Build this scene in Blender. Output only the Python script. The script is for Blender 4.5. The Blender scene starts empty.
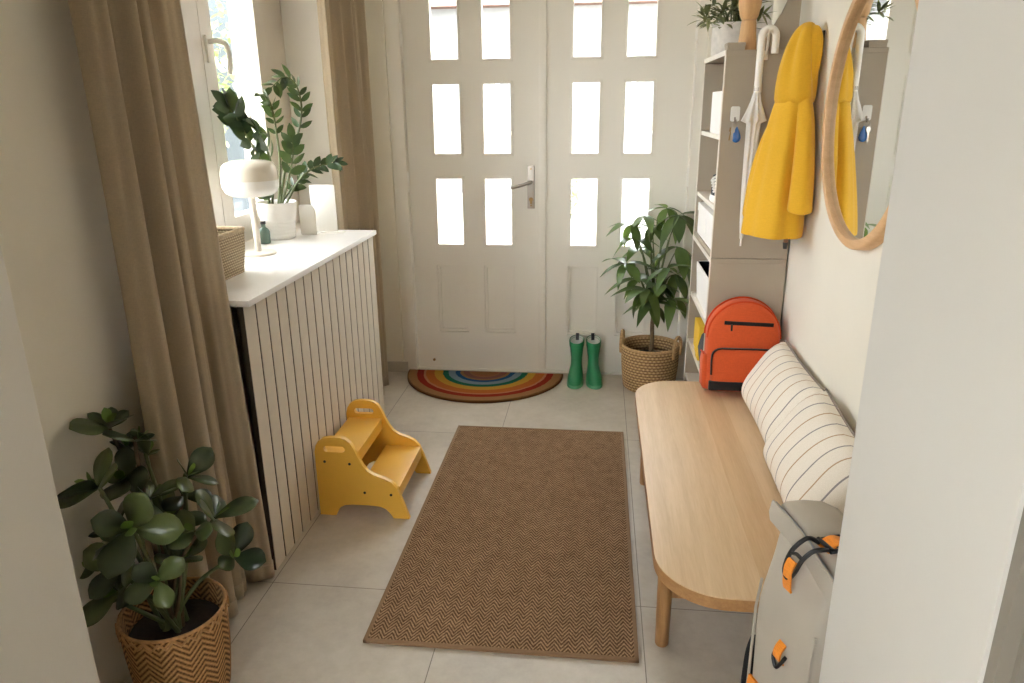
import bpy, bmesh, math, random
from math import sin, cos, pi, radians, sqrt, atan2
from mathutils import Vector as V, Matrix
C = bpy.context.scene
COL = C.collection

# ------------------------------------------------------------------ camera, world, light, exposure
cam_d = bpy.data.cameras.new('camera')
cam = bpy.data.objects.new('camera', cam_d)
COL.objects.link(cam)
F_PX, PITCH, YAW, ROLL = 730.15, 0.3118, -0.1188, -0.0107
cam_d.sensor_fit = 'HORIZONTAL'
cam_d.sensor_width = 36.0
cam_d.lens = F_PX / 1024 * 36.0
cam_d.clip_start = 0.02
cam_d.clip_end = 200
fw = V((sin(YAW) * cos(PITCH), cos(YAW) * cos(PITCH), -sin(PITCH)))
rt = V((cos(YAW), -sin(YAW), 0))
up = rt.cross(fw)
r2 = rt * cos(ROLL) + up * sin(ROLL)
u2 = up * cos(ROLL) - rt * sin(ROLL)
cam.matrix_world = Matrix(((r2.x, u2.x, -fw.x, 0.437), (r2.y, u2.y, -fw.y, -3.1485), (r2.z, u2.z, -fw.z, 1.4914), (0, 0, 0, 1)))
C.camera = cam

w = bpy.data.worlds.new('overcast_sky')
C.world = w
w.use_nodes = True
bg = w.node_tree.nodes['Background']
bg.inputs[0].default_value = (0.965, 0.98, 1.0, 1)
bg.inputs[1].default_value = 9.0

C.view_settings.view_transform = 'Standard'
C.view_settings.look = 'None'
C.view_settings.gamma = 1
C.view_settings.use_curve_mapping = False
C.view_settings.exposure = 1.0
C.cycles.max_bounces = 12
C.cycles.diffuse_bounces = 8
C.cycles.transparent_max_bounces = 24
C.cycles.caustics_reflective = False
C.cycles.caustics_refractive = False


# ------------------------------------------------------------------ materials
def s2l(c):
    return tuple(((v / 255) / 12.92 if v / 255 <= 0.04045 else ((v / 255 + 0.055) / 1.055) ** 2.4) for v in c) + (1.0,)


class NT:
    def __init__(s, name):
        s.m = bpy.data.materials.new(name)
        s.m.use_nodes = True
        s.t = s.m.node_tree
        s.b = s.t.nodes['Principled BSDF']
        s.out = s.t.nodes['Material Output']

    def n(s, kind, **kw):
        nd = s.t.nodes.new(kind)
        for k, v in kw.items():
            setattr(nd, k, v)
        return nd

    def l(s, a, b):
        s.t.links.new(a, b)

    def val(s, x):
        return x

    def math(s, op, a, b=None, c=None):
        nd = s.n('ShaderNodeMath', operation=op)
        for i, x in enumerate((a, b, c)):
            if x is None:
                continue
            if isinstance(x, (int, float)):
                nd.inputs[i].default_value = x
            else:
                s.l(x, nd.inputs[i])
        return nd.outputs[0]

    def coord(s, which='Object'):
        return s.n('ShaderNodeTexCoord').outputs[which]

    def mapping(s, vec, scale=(1, 1, 1), loc=(0, 0, 0), rot=(0, 0, 0)):
        m = s.n('ShaderNodeMapping')
        m.inputs['Scale'].default_value = scale
        m.inputs['Location'].default_value = loc
        m.inputs['Rotation'].default_value = rot
        s.l(vec, m.inputs['Vector'])
        return m.outputs[0]

    def noise(s, vec, scale, detail=4, rough=0.55):
        nd = s.n('ShaderNodeTexNoise')
        nd.inputs['Scale'].default_value = scale
        nd.inputs['Detail'].default_value = detail
        nd.inputs['Roughness'].default_value = rough
        s.l(vec, nd.inputs['Vector'])
        return nd.outputs['Fac']

    def ramp(s, fac, stops, interp='LINEAR'):
        nd = s.n('ShaderNodeValToRGB')
        cr = nd.color_ramp
        cr.interpolation = interp
        while len(cr.elements) < len(stops):
            cr.elements.new(0.5)
        for e, (p, c) in zip(cr.elements, stops):
            e.position = p
            e.color = c
        s.l(fac, nd.inputs[0])
        return nd.outputs[0]

    def mix(s, fac, a, b, mode='MIX'):
        nd = s.n('ShaderNodeMix', data_type='RGBA', blend_type=mode)
        for i, x in ((0, fac), (6, a), (7, b)):
            if isinstance(x, (int, float)):
                nd.inputs[i].default_value = x
            elif isinstance(x, tuple):
                nd.inputs[i].default_value = x
            else:
                s.l(x, nd.inputs[i])
        return nd.outputs[2]

    def bump(s, h, strength=0.3, dist=0.002):
        b = s.n('ShaderNodeBump')
        b.inputs['Strength'].default_value = strength
        b.inputs['Distance'].default_value = dist
        s.l(h, b.inputs['Height'])
        s.l(b.outputs[0], s.b.inputs['Normal'])

    def set(s, color=None, rough=None, metal=None, spec=None, **kw):
        if color is not None:
            if isinstance(color, tuple):
                s.b.inputs['Base Color'].default_value = color
            else:
                s.l(color, s.b.inputs['Base Color'])
        if rough is not None:
            s.b.inputs['Roughness'].default_value = rough
        if metal is not None:
            s.b.inputs['Metallic'].default_value = metal
        if spec is not None:
            s.b.inputs['Specular IOR Level'].default_value = spec
        return s


def plain(name, rgb, rough=0.5, metal=0.0, var=0.06, scale=8, bump=0.0, bscale=120, spec=None):
    m = NT(name)
    co = m.coord()
    c = s2l(rgb)
    lo = tuple(v * (1 - var) for v in c[:3]) + (1,)
    hi = tuple(min(1, v * (1 + var)) for v in c[:3]) + (1,)
    m.set(m.ramp(m.noise(co, scale), [(0.3, lo), (0.7, hi)]), rough, metal, spec)
    if bump:
        m.bump(m.noise(co, bscale, 3), bump, 0.001)
    return m.m


def fabric(name, rgb, scale=900, var=0.12, rough=0.95, translucent=0.0, bump=0.4):
    m = NT(name)
    co = m.coord()
    c = s2l(rgb)
    n1 = m.noise(m.mapping(co, (1, 1, 0.12)), scale, 2)
    n2 = m.noise(m.mapping(co, (0.12, 0.12, 1)), scale, 2)
    h = m.math('ADD', n1, n2)
    lo = tuple(v * (1 - var) for v in c[:3]) + (1,)
    hi = tuple(min(1, v * (1 + var)) for v in c[:3]) + (1,)
    colr = m.ramp(m.math('MULTIPLY', h, 0.5), [(0.35, lo), (0.65, hi)])
    m.set(colr, rough, spec=0.15)
    m.b.inputs['Sheen Weight'].default_value = 0.15
    m.bump(h, bump, 0.0006)
    if translucent:
        tr = m.n('ShaderNodeBsdfTranslucent')
        m.l(m.mix(0.4, colr, s2l((236, 228, 214))), tr.inputs[0])
        ms = m.n('ShaderNodeMixShader')
        ms.inputs[0].default_value = translucent
        m.l(m.b.outputs[0], ms.inputs[1])
        m.l(tr.outputs[0], ms.inputs[2])
        m.l(ms.outputs[0], m.out.inputs[0])
    return m.m


def wood(name, rgb, dark, axis='y', planks=0.0, rough=0.45, gscale=7):
    m = NT(name)
    co = m.coord()
    st = {'y': (9, 0.55, 9), 'x': (0.55, 9, 9), 'z': (9, 9, 0.55)}[axis]
    g1 = m.noise(m.mapping(co, st), gscale, 6, 0.65)
    g2 = m.noise(m.mapping(co, tuple(v * 5 for v in st)), gscale * 2, 3)
    g = m.math('ADD', m.math('MULTIPLY', g1, 0.7), m.math('MULTIPLY', g2, 0.3))
    colr = m.ramp(g, [(0.33, s2l(dark)), (0.62, s2l(rgb))])
    if planks:
        sep = m.n('ShaderNodeSeparateXYZ')
        m.l(co, sep.inputs[0])
        wn = m.n('ShaderNodeTexWhiteNoise', noise_dimensions='1D')
        m.l(m.math('FLOOR', m.math('DIVIDE', sep.outputs['X'], planks)), wn.inputs['W'])
        colr = m.mix(m.math('MULTIPLY', wn.outputs['Value'], 0.85), colr, m.mix(1.0, colr, s2l((226, 208, 184)), 'MULTIPLY'))
    m.set(colr, rough)
    m.bump(g2, 0.12, 0.0008)
    return m.m


def mat_tiles():
    m = NT('floor_tiles')
    co = m.coord()
    sep = m.n('ShaderNodeSeparateXYZ')
    m.l(co, sep.inputs[0])
    fx = m.math('PINGPONG', m.math('DIVIDE', sep.outputs['X'], 0.6), 0.5)
    fy = m.math('PINGPONG', m.math('DIVIDE', sep.outputs['Y'], 1.2), 0.5)
    dx = m.math('MULTIPLY', fx, 0.6)
    dy = m.math('MULTIPLY', fy, 1.2)
    d = m.math('MINIMUM', dx, dy)
    grout = m.math('LESS_THAN', d, 0.0014)
    wn = m.n('ShaderNodeTexWhiteNoise', noise_dimensions='2D')
    cmb = m.n('ShaderNodeCombineXYZ')
    m.l(m.math('FLOOR', m.math('DIVIDE', sep.outputs['X'], 0.6)), cmb.inputs[0])
    m.l(m.math('FLOOR', m.math('DIVIDE', sep.outputs['Y'], 1.2)), cmb.inputs[1])
    m.l(cmb.outputs[0], wn.inputs['Vector'])
    n1 = m.noise(co, 3.5, 6, 0.6)
    n2 = m.noise(co, 26, 5, 0.7)
    n = m.math('ADD', m.math('MULTIPLY', n1, 0.7), m.math('MULTIPLY', n2, 0.3))
    base = m.ramp(n, [(0.32, s2l((172, 162, 147))), (0.5, s2l((190, 181, 166))), (0.68, s2l((204, 196, 183)))])
    base = m.mix(m.math('MULTIPLY', wn.outputs['Value'], 0.12), base, s2l((170, 160, 148)))
    m.set(m.mix(grout, base, s2l((120, 112, 101))), 0.36)
    m.bump(m.math('SUBTRACT', m.math('MULTIPLY', n2, 0.3), grout), 0.15, 0.001)
    return m.m


def mat_rug():
    m = NT('rug_weave')
    co = m.coord()
    sep = m.n('ShaderNodeSeparateXYZ')
    m.l(co, sep.inputs[0])
    x, y = sep.outputs['X'], sep.outputs['Y']
    wob = m.math('MULTIPLY', m.noise(co, 40, 2), 0.004)
    tri = m.math('PINGPONG', m.math('ADD', x, wob), 0.020)
    ph = m.math('ADD', m.math('MULTIPLY', y, 2 * pi / 0.017), m.math('MULTIPLY', tri, 1.6 * 2 * pi / 0.017))
    st = m.math('SINE', ph)
    fine = m.noise(m.mapping(co, (1, 1, 1)), 260, 2)
    big = m.noise(co, 25, 3)
    h = m.math('ADD', m.math('MULTIPLY', st, 0.24), m.math('ADD', m.math('MULTIPLY', fine, 0.75), m.math('MULTIPLY', big, 0.25)))
    colr = m.ramp(h, [(0.2, s2l((80, 57, 40))), (0.5, s2l((124, 97, 72))), (0.85, s2l((182, 152, 120)))])
    m.set(colr, 0.95, spec=0.1)
    m.bump(h, 0.6, 0.002)
    return m.m


def mat_mat():
    m = NT('rainbow_coir')
    co = m.coord()
    sep = m.n('ShaderNodeSeparateXYZ')
    m.l(co, sep.inputs[0])
    # local frame: y = 0 is the straight edge at the door, ellipse semi-axes 0.455 x 0.455
    wx = m.math('ADD', m.math('DIVIDE', sep.outputs['X'], 0.455), m.math('MULTIPLY', m.math('SUBTRACT', m.noise(co, 30, 2), 0.5), 0.03))
    wy = m.math('DIVIDE', sep.outputs['Y'], 0.45)
    r = m.math('SQRT', m.math('ADD', m.math('MULTIPLY', wx, wx), m.math('MULTIPLY', wy, wy)))
    tan = s2l((160, 118, 78))
    stops = [(0, s2l((150, 105, 66))), (0.13, s2l((158, 100, 70))), (0.17, s2l((160, 112, 80))), (0.20, s2l((140, 92, 84))),
             (0.28, tan), (0.32, s2l((28, 84, 134))), (0.38, s2l((128, 150, 168))), (0.47, s2l((22, 104, 82))),
             (0.545, s2l((205, 158, 62))), (0.65, s2l((190, 106, 48))), (0.76, s2l((196, 132, 96))), (0.79, s2l((150, 42, 30))), (0.875, tan), (0.98, s2l((120, 82, 48)))]
    colr = m.ramp(r, stops, 'CONSTANT')
    n = m.noise(co, 500, 2)
    colr = m.mix(m.math('MULTIPLY', n, 0.55), colr, s2l((90, 60, 36)), 'MULTIPLY')
    m.set(colr, 0.95, spec=0.1)
    m.bump(n, 0.8, 0.003)
    return m.m


def mat_stripes():
    m = NT('striped_linen')
    co = m.coord()
    sep = m.n('ShaderNodeSeparateXYZ')
    m.l(co, sep.inputs[0])
    per = 0.064
    q = m.math('DIVIDE', m.math('ADD', sep.outputs['X'], 1.0), per)
    fr = m.math('FRACT', q)
    line = m.math('LESS_THAN', fr, 0.085)
    alt = m.math('LESS_THAN', m.math('FRACT', m.math('MULTIPLY', m.math('FLOOR', q), 0.5)), 0.25)
    lc = m.mix(alt, s2l((146, 140, 138)), s2l((182, 152, 122)))
    n = m.noise(co, 500, 2)
    base = m.ramp(n, [(0.3, s2l((222, 213, 198))), (0.7, s2l((238, 230, 218)))])
    m.set(m.mix(line, base, lc), 0.95, spec=0.1)
    m.bump(n, 0.25, 0.0008)
    return m.m


def mat_weave(name, hi, mid, lo, nu=60, nv=40, mode='plain'):
    """woven plant fibre; uv are metres around and up"""
    m = NT(name)
    uv = m.coord('UV')
    sep = m.n('ShaderNodeSeparateXYZ')
    m.l(uv, sep.inputs[0])
    u, v = sep.outputs['X'], sep.outputs['Y']
    if mode == 'plain':
        a = m.math('SINE', m.math('ADD', m.math('MULTIPLY', u, nu * 2 * pi), m.math('MULTIPLY', m.math('FLOOR', m.math('MULTIPLY', v, nv)), pi)))
        b = m.math('SINE', m.math('MULTIPLY', m.math('FRACT', m.math('MULTIPLY', v, nv)), pi))
        h = m.math('MULTIPLY', m.math('ADD', m.math('MULTIPLY', a, 0.3), 0.7), b)
    else:
        tri = m.math('PINGPONG', u, nu)
        h = m.math('ADD', m.math('MULTIPLY', m.math('SINE', m.math('MULTIPLY', m.math('ADD', v, m.math('MULTIPLY', tri, 1.0)), nv * 2 * pi)), 0.4), 0.5)
    n = m.noise(m.mapping(uv, (1, 1, 1)), 160, 3)
    h2 = m.math('ADD', m.math('MULTIPLY', h, 0.75), m.math('MULTIPLY', m.math('SUBTRACT', n, 0.4), 0.7))
    m.set(m.ramp(h2, [(0.08, s2l(lo)), (0.4, s2l(mid)), (0.85, s2l(hi))]), 0.8, spec=0.2)
    m.bump(h, 0.7, 0.004)
    return m.m


def mat_leaf(name, c1, c2, rough=0.35, trans=0.25):
    m = NT(name)
    co = m.coord()
    gi = m.n('ShaderNodeNewGeometry').outputs['Random Per Island']
    n = m.noise(co, 30, 3)
    f = m.math('ADD', m.math('MULTIPLY', gi, 0.75), m.math('MULTIPLY', n, 0.25))
    colr = m.ramp(f, [(0.1, s2l(c1)), (0.9, s2l(c2))])
    m.set(colr, rough, spec=0.5)
    tr = m.n('ShaderNodeBsdfTranslucent')
    m.l(m.mix(0.5, colr, s2l((150, 180, 60))), tr.inputs[0])
    ms = m.n('ShaderNodeMixShader')
    ms.inputs[0].default_value = trans
    m.l(m.b.outputs[0], ms.inputs[1])
    m.l(tr.outputs[0], ms.inputs[2])
    m.l(ms.outputs[0], m.out.inputs[0])
    return m.m


def mat_glass():
    m = NT('window_glass')
    tr = m.n('ShaderNodeBsdfTransparent')
    tr.inputs[0].default_value = (0.97, 0.98, 0.98, 1)
    gl = m.n('ShaderNodeBsdfGlossy')
    gl.inputs['Roughness'].default_value = 0.02
    fr = m.n('ShaderNodeFresnel')
    fr.inputs[0].default_value = 1.3
    ms = m.n('ShaderNodeMixShader')
    bf = m.n('ShaderNodeNewGeometry').outputs['Backfacing']      # one thin pane: reflect on its outer faces only
    m.l(m.math('MULTIPLY', fr.outputs[0], m.math('SUBTRACT', 1.0, bf)), ms.inputs[0])
    m.l(tr.outputs[0], ms.inputs[1])
    m.l(gl.outputs[0], ms.inputs[2])
    m.l(ms.outputs[0], m.out.inputs[0])
    return m.m


def mat_translucent_white():
    m = NT('umbrella_film')
    m.set(s2l((236, 232, 226)), 0.35)
    tr = m.n('ShaderNodeBsdfTransparent')
    ms = m.n('ShaderNodeMixShader')
    ms.inputs[0].default_value = 0.15
    m.l(m.b.outputs[0], ms.inputs[1])
    m.l(tr.outputs[0], ms.inputs[2])
    m.l(ms.outputs[0], m.out.inputs[0])
    return m.m


M = {}
M['wall'] = plain('wall_paint', (226, 221, 208), 0.85, var=0.02, scale=3, bump=0.08, bscale=60)
M['jamb'] = plain('jamb_paint', (213, 210, 204), 0.7, var=0.02, scale=3, bump=0.06, bscale=50)
M['casing'] = plain('shaded_casing_paint', (138, 131, 121), 0.55, var=0.03)  # darkened: the dim hall's shade is put into this colour
M['ceil'] = plain('ceiling_paint', (238, 236, 232), 0.9, var=0.01)
M['door'] = plain('door_gloss', (229, 224, 213), 0.42, var=0.015, scale=3, bump=0.04, bscale=90)
M['winframe'] = plain('window_frame_paint', (232, 226, 217), 0.4, var=0.015)
M['tiles'] = mat_tiles()
M['tileskirt'] = plain('skirting_tile', (176, 168, 156), 0.4, var=0.08)
M['glass'] = mat_glass()
M['sill'] = plain('sill_lacquer', (240, 238, 235), 0.35, var=0.01)
M['slat'] = plain('panel_boards', (206, 196, 180), 0.6, var=0.03, scale=14)
M['groove'] = plain('groove_shade', (64, 54, 44), 0.9)  # shade of the narrow gaps, painted on board sides and backing
M['linen'] = fabric('curtain_linen', (194, 179, 154), translucent=0.4)
M['yellow'] = plain('yellow_lacquer', (236, 184, 74), 0.35, var=0.02)
M['black'] = plain('black_plastic', (28, 27, 28), 0.45)
M['blackcloth'] = fabric('black_webbing', (34, 33, 34))
M['rug'] = mat_rug()
M['rughem'] = fabric('rug_hem', (136, 108, 80))
M['mat'] = mat_mat()
M['boot'] = plain('green_rubber', (40, 128, 82), 0.3, var=0.1)
M['sole'] = plain('pale_sole', (96, 160, 122), 0.5)
M['lining'] = plain('boot_lining', (206, 208, 202), 0.9)
M['seagrass'] = mat_weave('seagrass', (214, 182, 138), (176, 142, 100), (100, 74, 48), nu=45, nv=62)
M['bamboo'] = mat_weave('brown_woven_bamboo', (200, 156, 106), (150, 110, 68), (76, 52, 34), nu=0.034, nv=58, mode='chevron')
M['rattan'] = mat_weave('pale_rattan', (212, 196, 166), (184, 166, 134), (124, 108, 82), nu=70, nv=110)
M['rope'] = plain('seagrass_rope', (184, 150, 106), 0.85, var=0.3, scale=90, bump=0.6, bscale=160)
M['rope_pale'] = plain('rattan_rim', (192, 174, 142), 0.8, var=0.2, scale=120, bump=0.5, bscale=200)
M['rope_brown'] = plain('bamboo_rim', (176, 134, 88), 0.75, var=0.25, scale=90, bump=0.4, bscale=160)
M['soil'] = plain('soil', (44, 34, 26), 0.95, var=0.4, scale=60, bump=0.8, bscale=80)
M['clusia'] = mat_leaf('clusia_leaf', (36, 50, 34), (98, 112, 66), 0.28, 0.1)
M['zz'] = mat_leaf('zz_leaf', (42, 62, 46), (72, 94, 66), 0.3, 0.08)
M['pachira'] = mat_leaf('money_tree_leaf', (54, 78, 46), (112, 136, 76), 0.35, 0.25)
M['succ'] = mat_leaf('grey_green_leaf', (88, 96, 70), (150, 152, 110), 0.5, 0.2)
M['stem_g'] = plain('green_stem', (98, 108, 68), 0.5, var=0.2)
M['stem_b'] = plain('bark_stem', (104, 86, 62), 0.8, var=0.25, scale=40, bump=0.4)
M['ceramic'] = plain('white_ceramic', (240, 238, 234), 0.35, var=0.01)
M['lampglass'] = plain('cream_glass', (226, 218, 202), 0.12, var=0.01)
M['lampwhite'] = plain('opal_white_glass', (243, 241, 237), 0.2, var=0.01)
M['lampmetal'] = plain('cream_metal', (222, 214, 200), 0.35, var=0.02)
M['whitemetal'] = plain('white_metal', (232, 229, 222), 0.45, var=0.01)
M['greenglass'] = plain('green_glass', (104, 128, 118), 0.15)
M['taupe'] = plain('taupe_laminate', (168, 156, 138), 0.55, var=0.02)
M['taupe_in'] = plain('taupe_board', (160, 148, 132), 0.6, var=0.02)
M['edge'] = plain('pale_edge', (222, 214, 202), 0.5, var=0.02)
M['boxwhite'] = plain('white_card', (236, 233, 230), 0.7, var=0.01)
M['yellowfile'] = plain('yellow_card', (232, 190, 48), 0.6)
M['darkcloth'] = fabric('dark_navy_cloth', (27, 29, 37))
M['concrete'] = plain('pale_concrete', (214, 209, 202), 0.85, var=0.12, scale=30, bump=0.4, bscale=60)
M['turned'] = wood('turned_beech', (214, 170, 118), (194, 148, 98), 'z', rough=0.5, gscale=4)
M['umb'] = mat_translucent_white()
M['umbhandle'] = plain('cream_handle', (236, 231, 222), 0.3, var=0.02)
M['canewood'] = plain('brown_cane', (136, 92, 58), 0.45)
M['metal'] = plain('brushed_steel', (168, 160, 150), 0.35, 0.9, var=0.05)
M['brass'] = plain('aged_brass', (150, 120, 76), 0.4, 0.8)
M['blue'] = plain('blue_tag', (28, 92, 160), 0.3)
M['coat'] = fabric('yellow_raincoat', (218, 168, 48), scale=500, var=0.05, bump=0.15)
M['mirrorwood'] = wood('mirror_oak', (226, 186, 140), (208, 164, 118), 'y', rough=0.5, gscale=4)
mm = NT('mirror_silver')
mm.set(m_c := mm.ramp(mm.noise(mm.coord(), 3), [(0.3, (0.86, 0.88, 0.87, 1)), (0.7, (0.88, 0.9, 0.89, 1))]), 0.015, 1.0)
M['mirror'] = mm.m
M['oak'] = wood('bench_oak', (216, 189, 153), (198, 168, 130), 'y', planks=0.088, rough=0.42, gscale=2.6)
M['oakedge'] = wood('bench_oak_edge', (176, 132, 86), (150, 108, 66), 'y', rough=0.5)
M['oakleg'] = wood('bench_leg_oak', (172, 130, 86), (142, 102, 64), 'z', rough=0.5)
M['stripe'] = mat_stripes()
M['piping'] = fabric('grey_piping', (140, 130, 120))
M['orange'] = fabric('orange_canvas', (204, 88, 48), scale=420, var=0.08, bump=0.2)
M['orange_dk'] = fabric('deep_orange_canvas', (196, 66, 28), scale=420, var=0.08, bump=0.2)
M['bag'] = plain('grey_tarpaulin', (176, 168, 155), 0.55, var=0.05, scale=6, bump=0.15, bscale=40)
M['bagin'] = plain('bag_lining', (150, 156, 166), 0.6)
M['strap'] = fabric('orange_webbing', (232, 142, 48), scale=500)
M['plaster'] = plain('house_plaster', (150, 150, 148), 0.9, var=0.05)
M['plaster_grey'] = plain('grey_house_plaster', (84, 90, 95), 0.9, var=0.04)
M['rooftile'] = plain('roof_tile', (120, 92, 80), 0.9, var=0.2, scale=5)
M['shutter'] = plain('house_window', (92, 96, 100), 0.4)
M['paving'] = plain('outdoor_paving', (150, 146, 138), 0.9, var=0.1)
M['hedge'] = mat_leaf('garden_leaf', (120, 134, 92), (186, 192, 150), 0.6, 0.3)


# ------------------------------------------------------------------ mesh helpers
class MB:
    def __init__(s):
        s.v, s.f, s.uv, s.sm = [], [], {}, True

    def add(s, vs, fs, uvs=None):
        k = len(s.v)
        s.v += [V(p) for p in vs]
        for i, f in enumerate(fs):
            if uvs:
                s.uv[len(s.f)] = uvs[i]
            s.f.append([k + j for j in f])
        return s

    def bm_add(s, bm):
        bm.verts.index_update()
        s.add([v.co.copy() for v in bm.verts], [[v.index for v in f.verts] for f in bm.faces])
        bm.free()
        return s

    def box(s, x0, x1, y0, y1, z0, z1, bev=0.0, seg=2, mtx=None):
        bm = bmesh.new()
        bmesh.ops.create_cube(bm, size=1)
        for v in bm.verts:
            v.co = V(((x0 + x1) / 2 + v.co.x * (x1 - x0), (y0 + y1) / 2 + v.co.y * (y1 - y0), (z0 + z1) / 2 + v.co.z * (z1 - z0)))
        if bev:
            bmesh.ops.bevel(bm, geom=bm.edges[:], offset=bev, segments=seg, affect='EDGES', profile=0.7)
        if mtx:
            bm.transform(mtx)
        return s.bm_add(bm)

    def prism(s, outer, holes, axis, t0, t1, bev=0.0):
        """2-D outline with holes, extruded along axis. axis 'y': (a,b)->(x,z); 'x': (y,z); 'z': (x,y)"""
        bm = bmesh.new()

        def P(a, b, t):
            return {'y': (a, t, b), 'x': (t, a, b), 'z': (a, b, t)}[axis]
        es = []
        for loop in [outer] + list(holes):
            vs = [bm.verts.new(P(a, b, t0)) for a, b in loop]
            es += [bm.edges.new((vs[i], vs[(i + 1) % len(vs)])) for i in range(len(vs))]
        if holes:
            bmesh.ops.triangle_fill(bm, edges=es, use_beauty=True, use_dissolve=False)
        else:
            bm.faces.new(bm.verts[:])
        nb = [e for e in bm.edges if len(e.link_faces) == 1]
        r = bmesh.ops.extrude_face_region(bm, geom=bm.faces[:])
        d = V(P(0, 0, t1)) - V(P(0, 0, t0))
        for g in r['geom']:
            if isinstance(g, bmesh.types.BMVert):
                g.co += d
        bmesh.ops.recalc_face_normals(bm, faces=bm.faces[:])
        if bev:
            sharp = [e for e in bm.edges if len(e.link_faces) == 2 and e.calc_face_angle(0) > 1.2]
            bmesh.ops.bevel(bm, geom=sharp, offset=bev, segments=2, affect='EDGES', profile=0.7)
        return s.bm_add(bm)

    def loft(s, rings, cap=True, closed=True):
        n = len(rings[0])
        vs = [p for r in rings for p in r]
        fs = []
        m = n if closed else n - 1
        for i in range(len(rings) - 1):
            for j in range(m):
                a, b = i * n + j, i * n + (j + 1) % n
                fs.append([a, b, b + n, a + n])
        if cap and closed:
            fs.append(list(range(n))[::-1])
            fs.append([(len(rings) - 1) * n + j for j in range(n)])
        return s.add(vs, fs)

    def tube(s, pts, r, seg=10, cap=True):
        pts = [V(p) for p in pts]
        rs = r if isinstance(r, (list, tuple)) else [r] * len(pts)
        rings = []
        t0 = (pts[1] - pts[0]).normalized()
        a = t0.orthogonal().normalized()
        for i, p in enumerate(pts):
            t = (pts[min(i + 1, len(pts) - 1)] - pts[max(i - 1, 0)]).normalized()
            a = (a - t * a.dot(t)).normalized()
            b = t.cross(a)
            rings.append([p + (a * cos(2 * pi * k / seg) + b * sin(2 * pi * k / seg)) * rs[i] for k in range(seg)])
        return s.loft(rings, cap)

    def ribbon(s, pts, side, half, th):
        """flat strap along pts; side = width direction(s), half width, thickness"""
        pts = [V(p) for p in pts]
        rings = []
        for i, p in enumerate(pts):
            t = (pts[min(i + 1, len(pts) - 1)] - pts[max(i - 1, 0)]).normalized()
            sd = V(side)
            sd = (sd - t * sd.dot(t)).normalized()
            n = t.cross(sd)
            rings.append([p + sd * half + n * th / 2, p - sd * half + n * th / 2, p - sd * half - n * th / 2, p + sd * half - n * th / 2])
        return s.loft(rings)

    def lathe(s, prof, c=(0, 0, 0), seg=48, cap=False, bump=None):
        c = V(c)
        vs, fs, uvs = [], [], []
        L = [0]
        for i in range(1, len(prof)):
            L.append(L[-1] + math.hypot(prof[i][0] - prof[i - 1][0], prof[i][1] - prof[i - 1][1]))
        R = max(p[0] for p in prof)
        for i, (r, z) in enumerate(prof):
            for j in range(seg):
                a = 2 * pi * j / seg
                rr = r + (bump(a, i) if bump else 0)
                vs.append(c + V((rr * cos(a), rr * sin(a), z)))
        for i in range(len(prof) - 1):
            for j in range(seg):
                k = (j + 1) % seg
                fs.append([i * seg + j, i * seg + k, (i + 1) * seg + k, (i + 1) * seg + j])
                u0, u1 = j / seg * 2 * pi * R, (j + 1) / seg * 2 * pi * R
                uvs.append([(u0, L[i]), (u1, L[i]), (u1, L[i + 1]), (u0, L[i + 1])])
        if cap:
            fs.append(list(range(seg))[::-1])
            uvs.append([(0, 0)] * seg)
            fs.append([(len(prof) - 1) * seg + j for j in range(seg)])
            uvs.append([(0, 0)] * seg)
        return s.add(vs, fs, uvs)

    def leaf(s, base, d, nrm, L, W, droop=0.3, fold=0.15, shape='lance', n=6):
        base, d, nrm = V(base), V(d).normalized(), V(nrm)
        nrm = (nrm - d * nrm.dot(d))
        nrm = nrm.normalized() if nrm.length > 1e-4 else d.orthogonal().normalized()
        sd = d.cross(nrm)
        vs, fs = [], []
        for i in range(n + 1):
            t = i / n
            if shape == 'lance':
                wv = sin(pi * t ** 0.8) ** 0.9 * (1 - 0.15 * t)
            elif shape == 'round':
                wv = sin(pi * min(1, t ** 1.5 * 0.985 + 0.012)) ** 0.66
            else:
                wv = sin(pi * t ** 0.9) ** 0.75
            wv = max(wv, 0.02) * W / 2
            p = base + d * (L * t) - nrm * (droop * L * t * t)
            vs += [p - sd * wv + nrm * (fold * wv), p, p + sd * wv + nrm * (fold * wv)]
        for i in range(n):
            a = i * 3
            fs += [[a, a + 1, a + 4, a + 3], [a + 1, a + 2, a + 5, a + 4]]
        return s.add(vs, fs)

    def grid(s, fn, nu, nv):
        vs = [fn(i / nu, j / nv) for i in range(nu + 1) for j in range(nv + 1)]
        fs = [[i * (nv + 1) + j, (i + 1) * (nv + 1) + j, (i + 1) * (nv + 1) + j + 1, i * (nv + 1) + j + 1] for i in range(nu) for j in range(nv)]
        return s.add(vs, fs)

    def build(s, name, mat, parent=None, smooth=None, angle=40, solid=0, subsurf=0, recalc=True):
        me = bpy.data.meshes.new(name)
        off = wloc(parent) if parent else V((0, 0, 0))
        me.from_pydata([tuple(p - off) for p in s.v], [], s.f)
        if s.uv:
            ul = me.uv_layers.new(name='UVMap')
            for fi, poly in enumerate(me.polygons):
                if fi in s.uv:
                    for li, uvc in zip(poly.loop_indices, s.uv[fi]):
                        ul.data[li].uv = uvc
        if recalc:
            bm = bmesh.new()
            bm.from_mesh(me)
            bmesh.ops.recalc_face_normals(bm, faces=bm.faces[:])
            bm.to_mesh(me)
            bm.free()
        me.validate()
        mats = mat if isinstance(mat, (list, tuple)) else [mat]
        for q in mats:
            me.materials.append(q)
        o = bpy.data.objects.new(name, me)
        COL.objects.link(o)
        if parent:
            o.parent = parent
        me.shade_smooth()
        me.set_sharp_from_angle(angle=radians(angle))
        if solid:
            md = o.modifiers.new('thickness', 'SOLIDIFY')
            md.thickness = solid
            md.offset = 0
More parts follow.
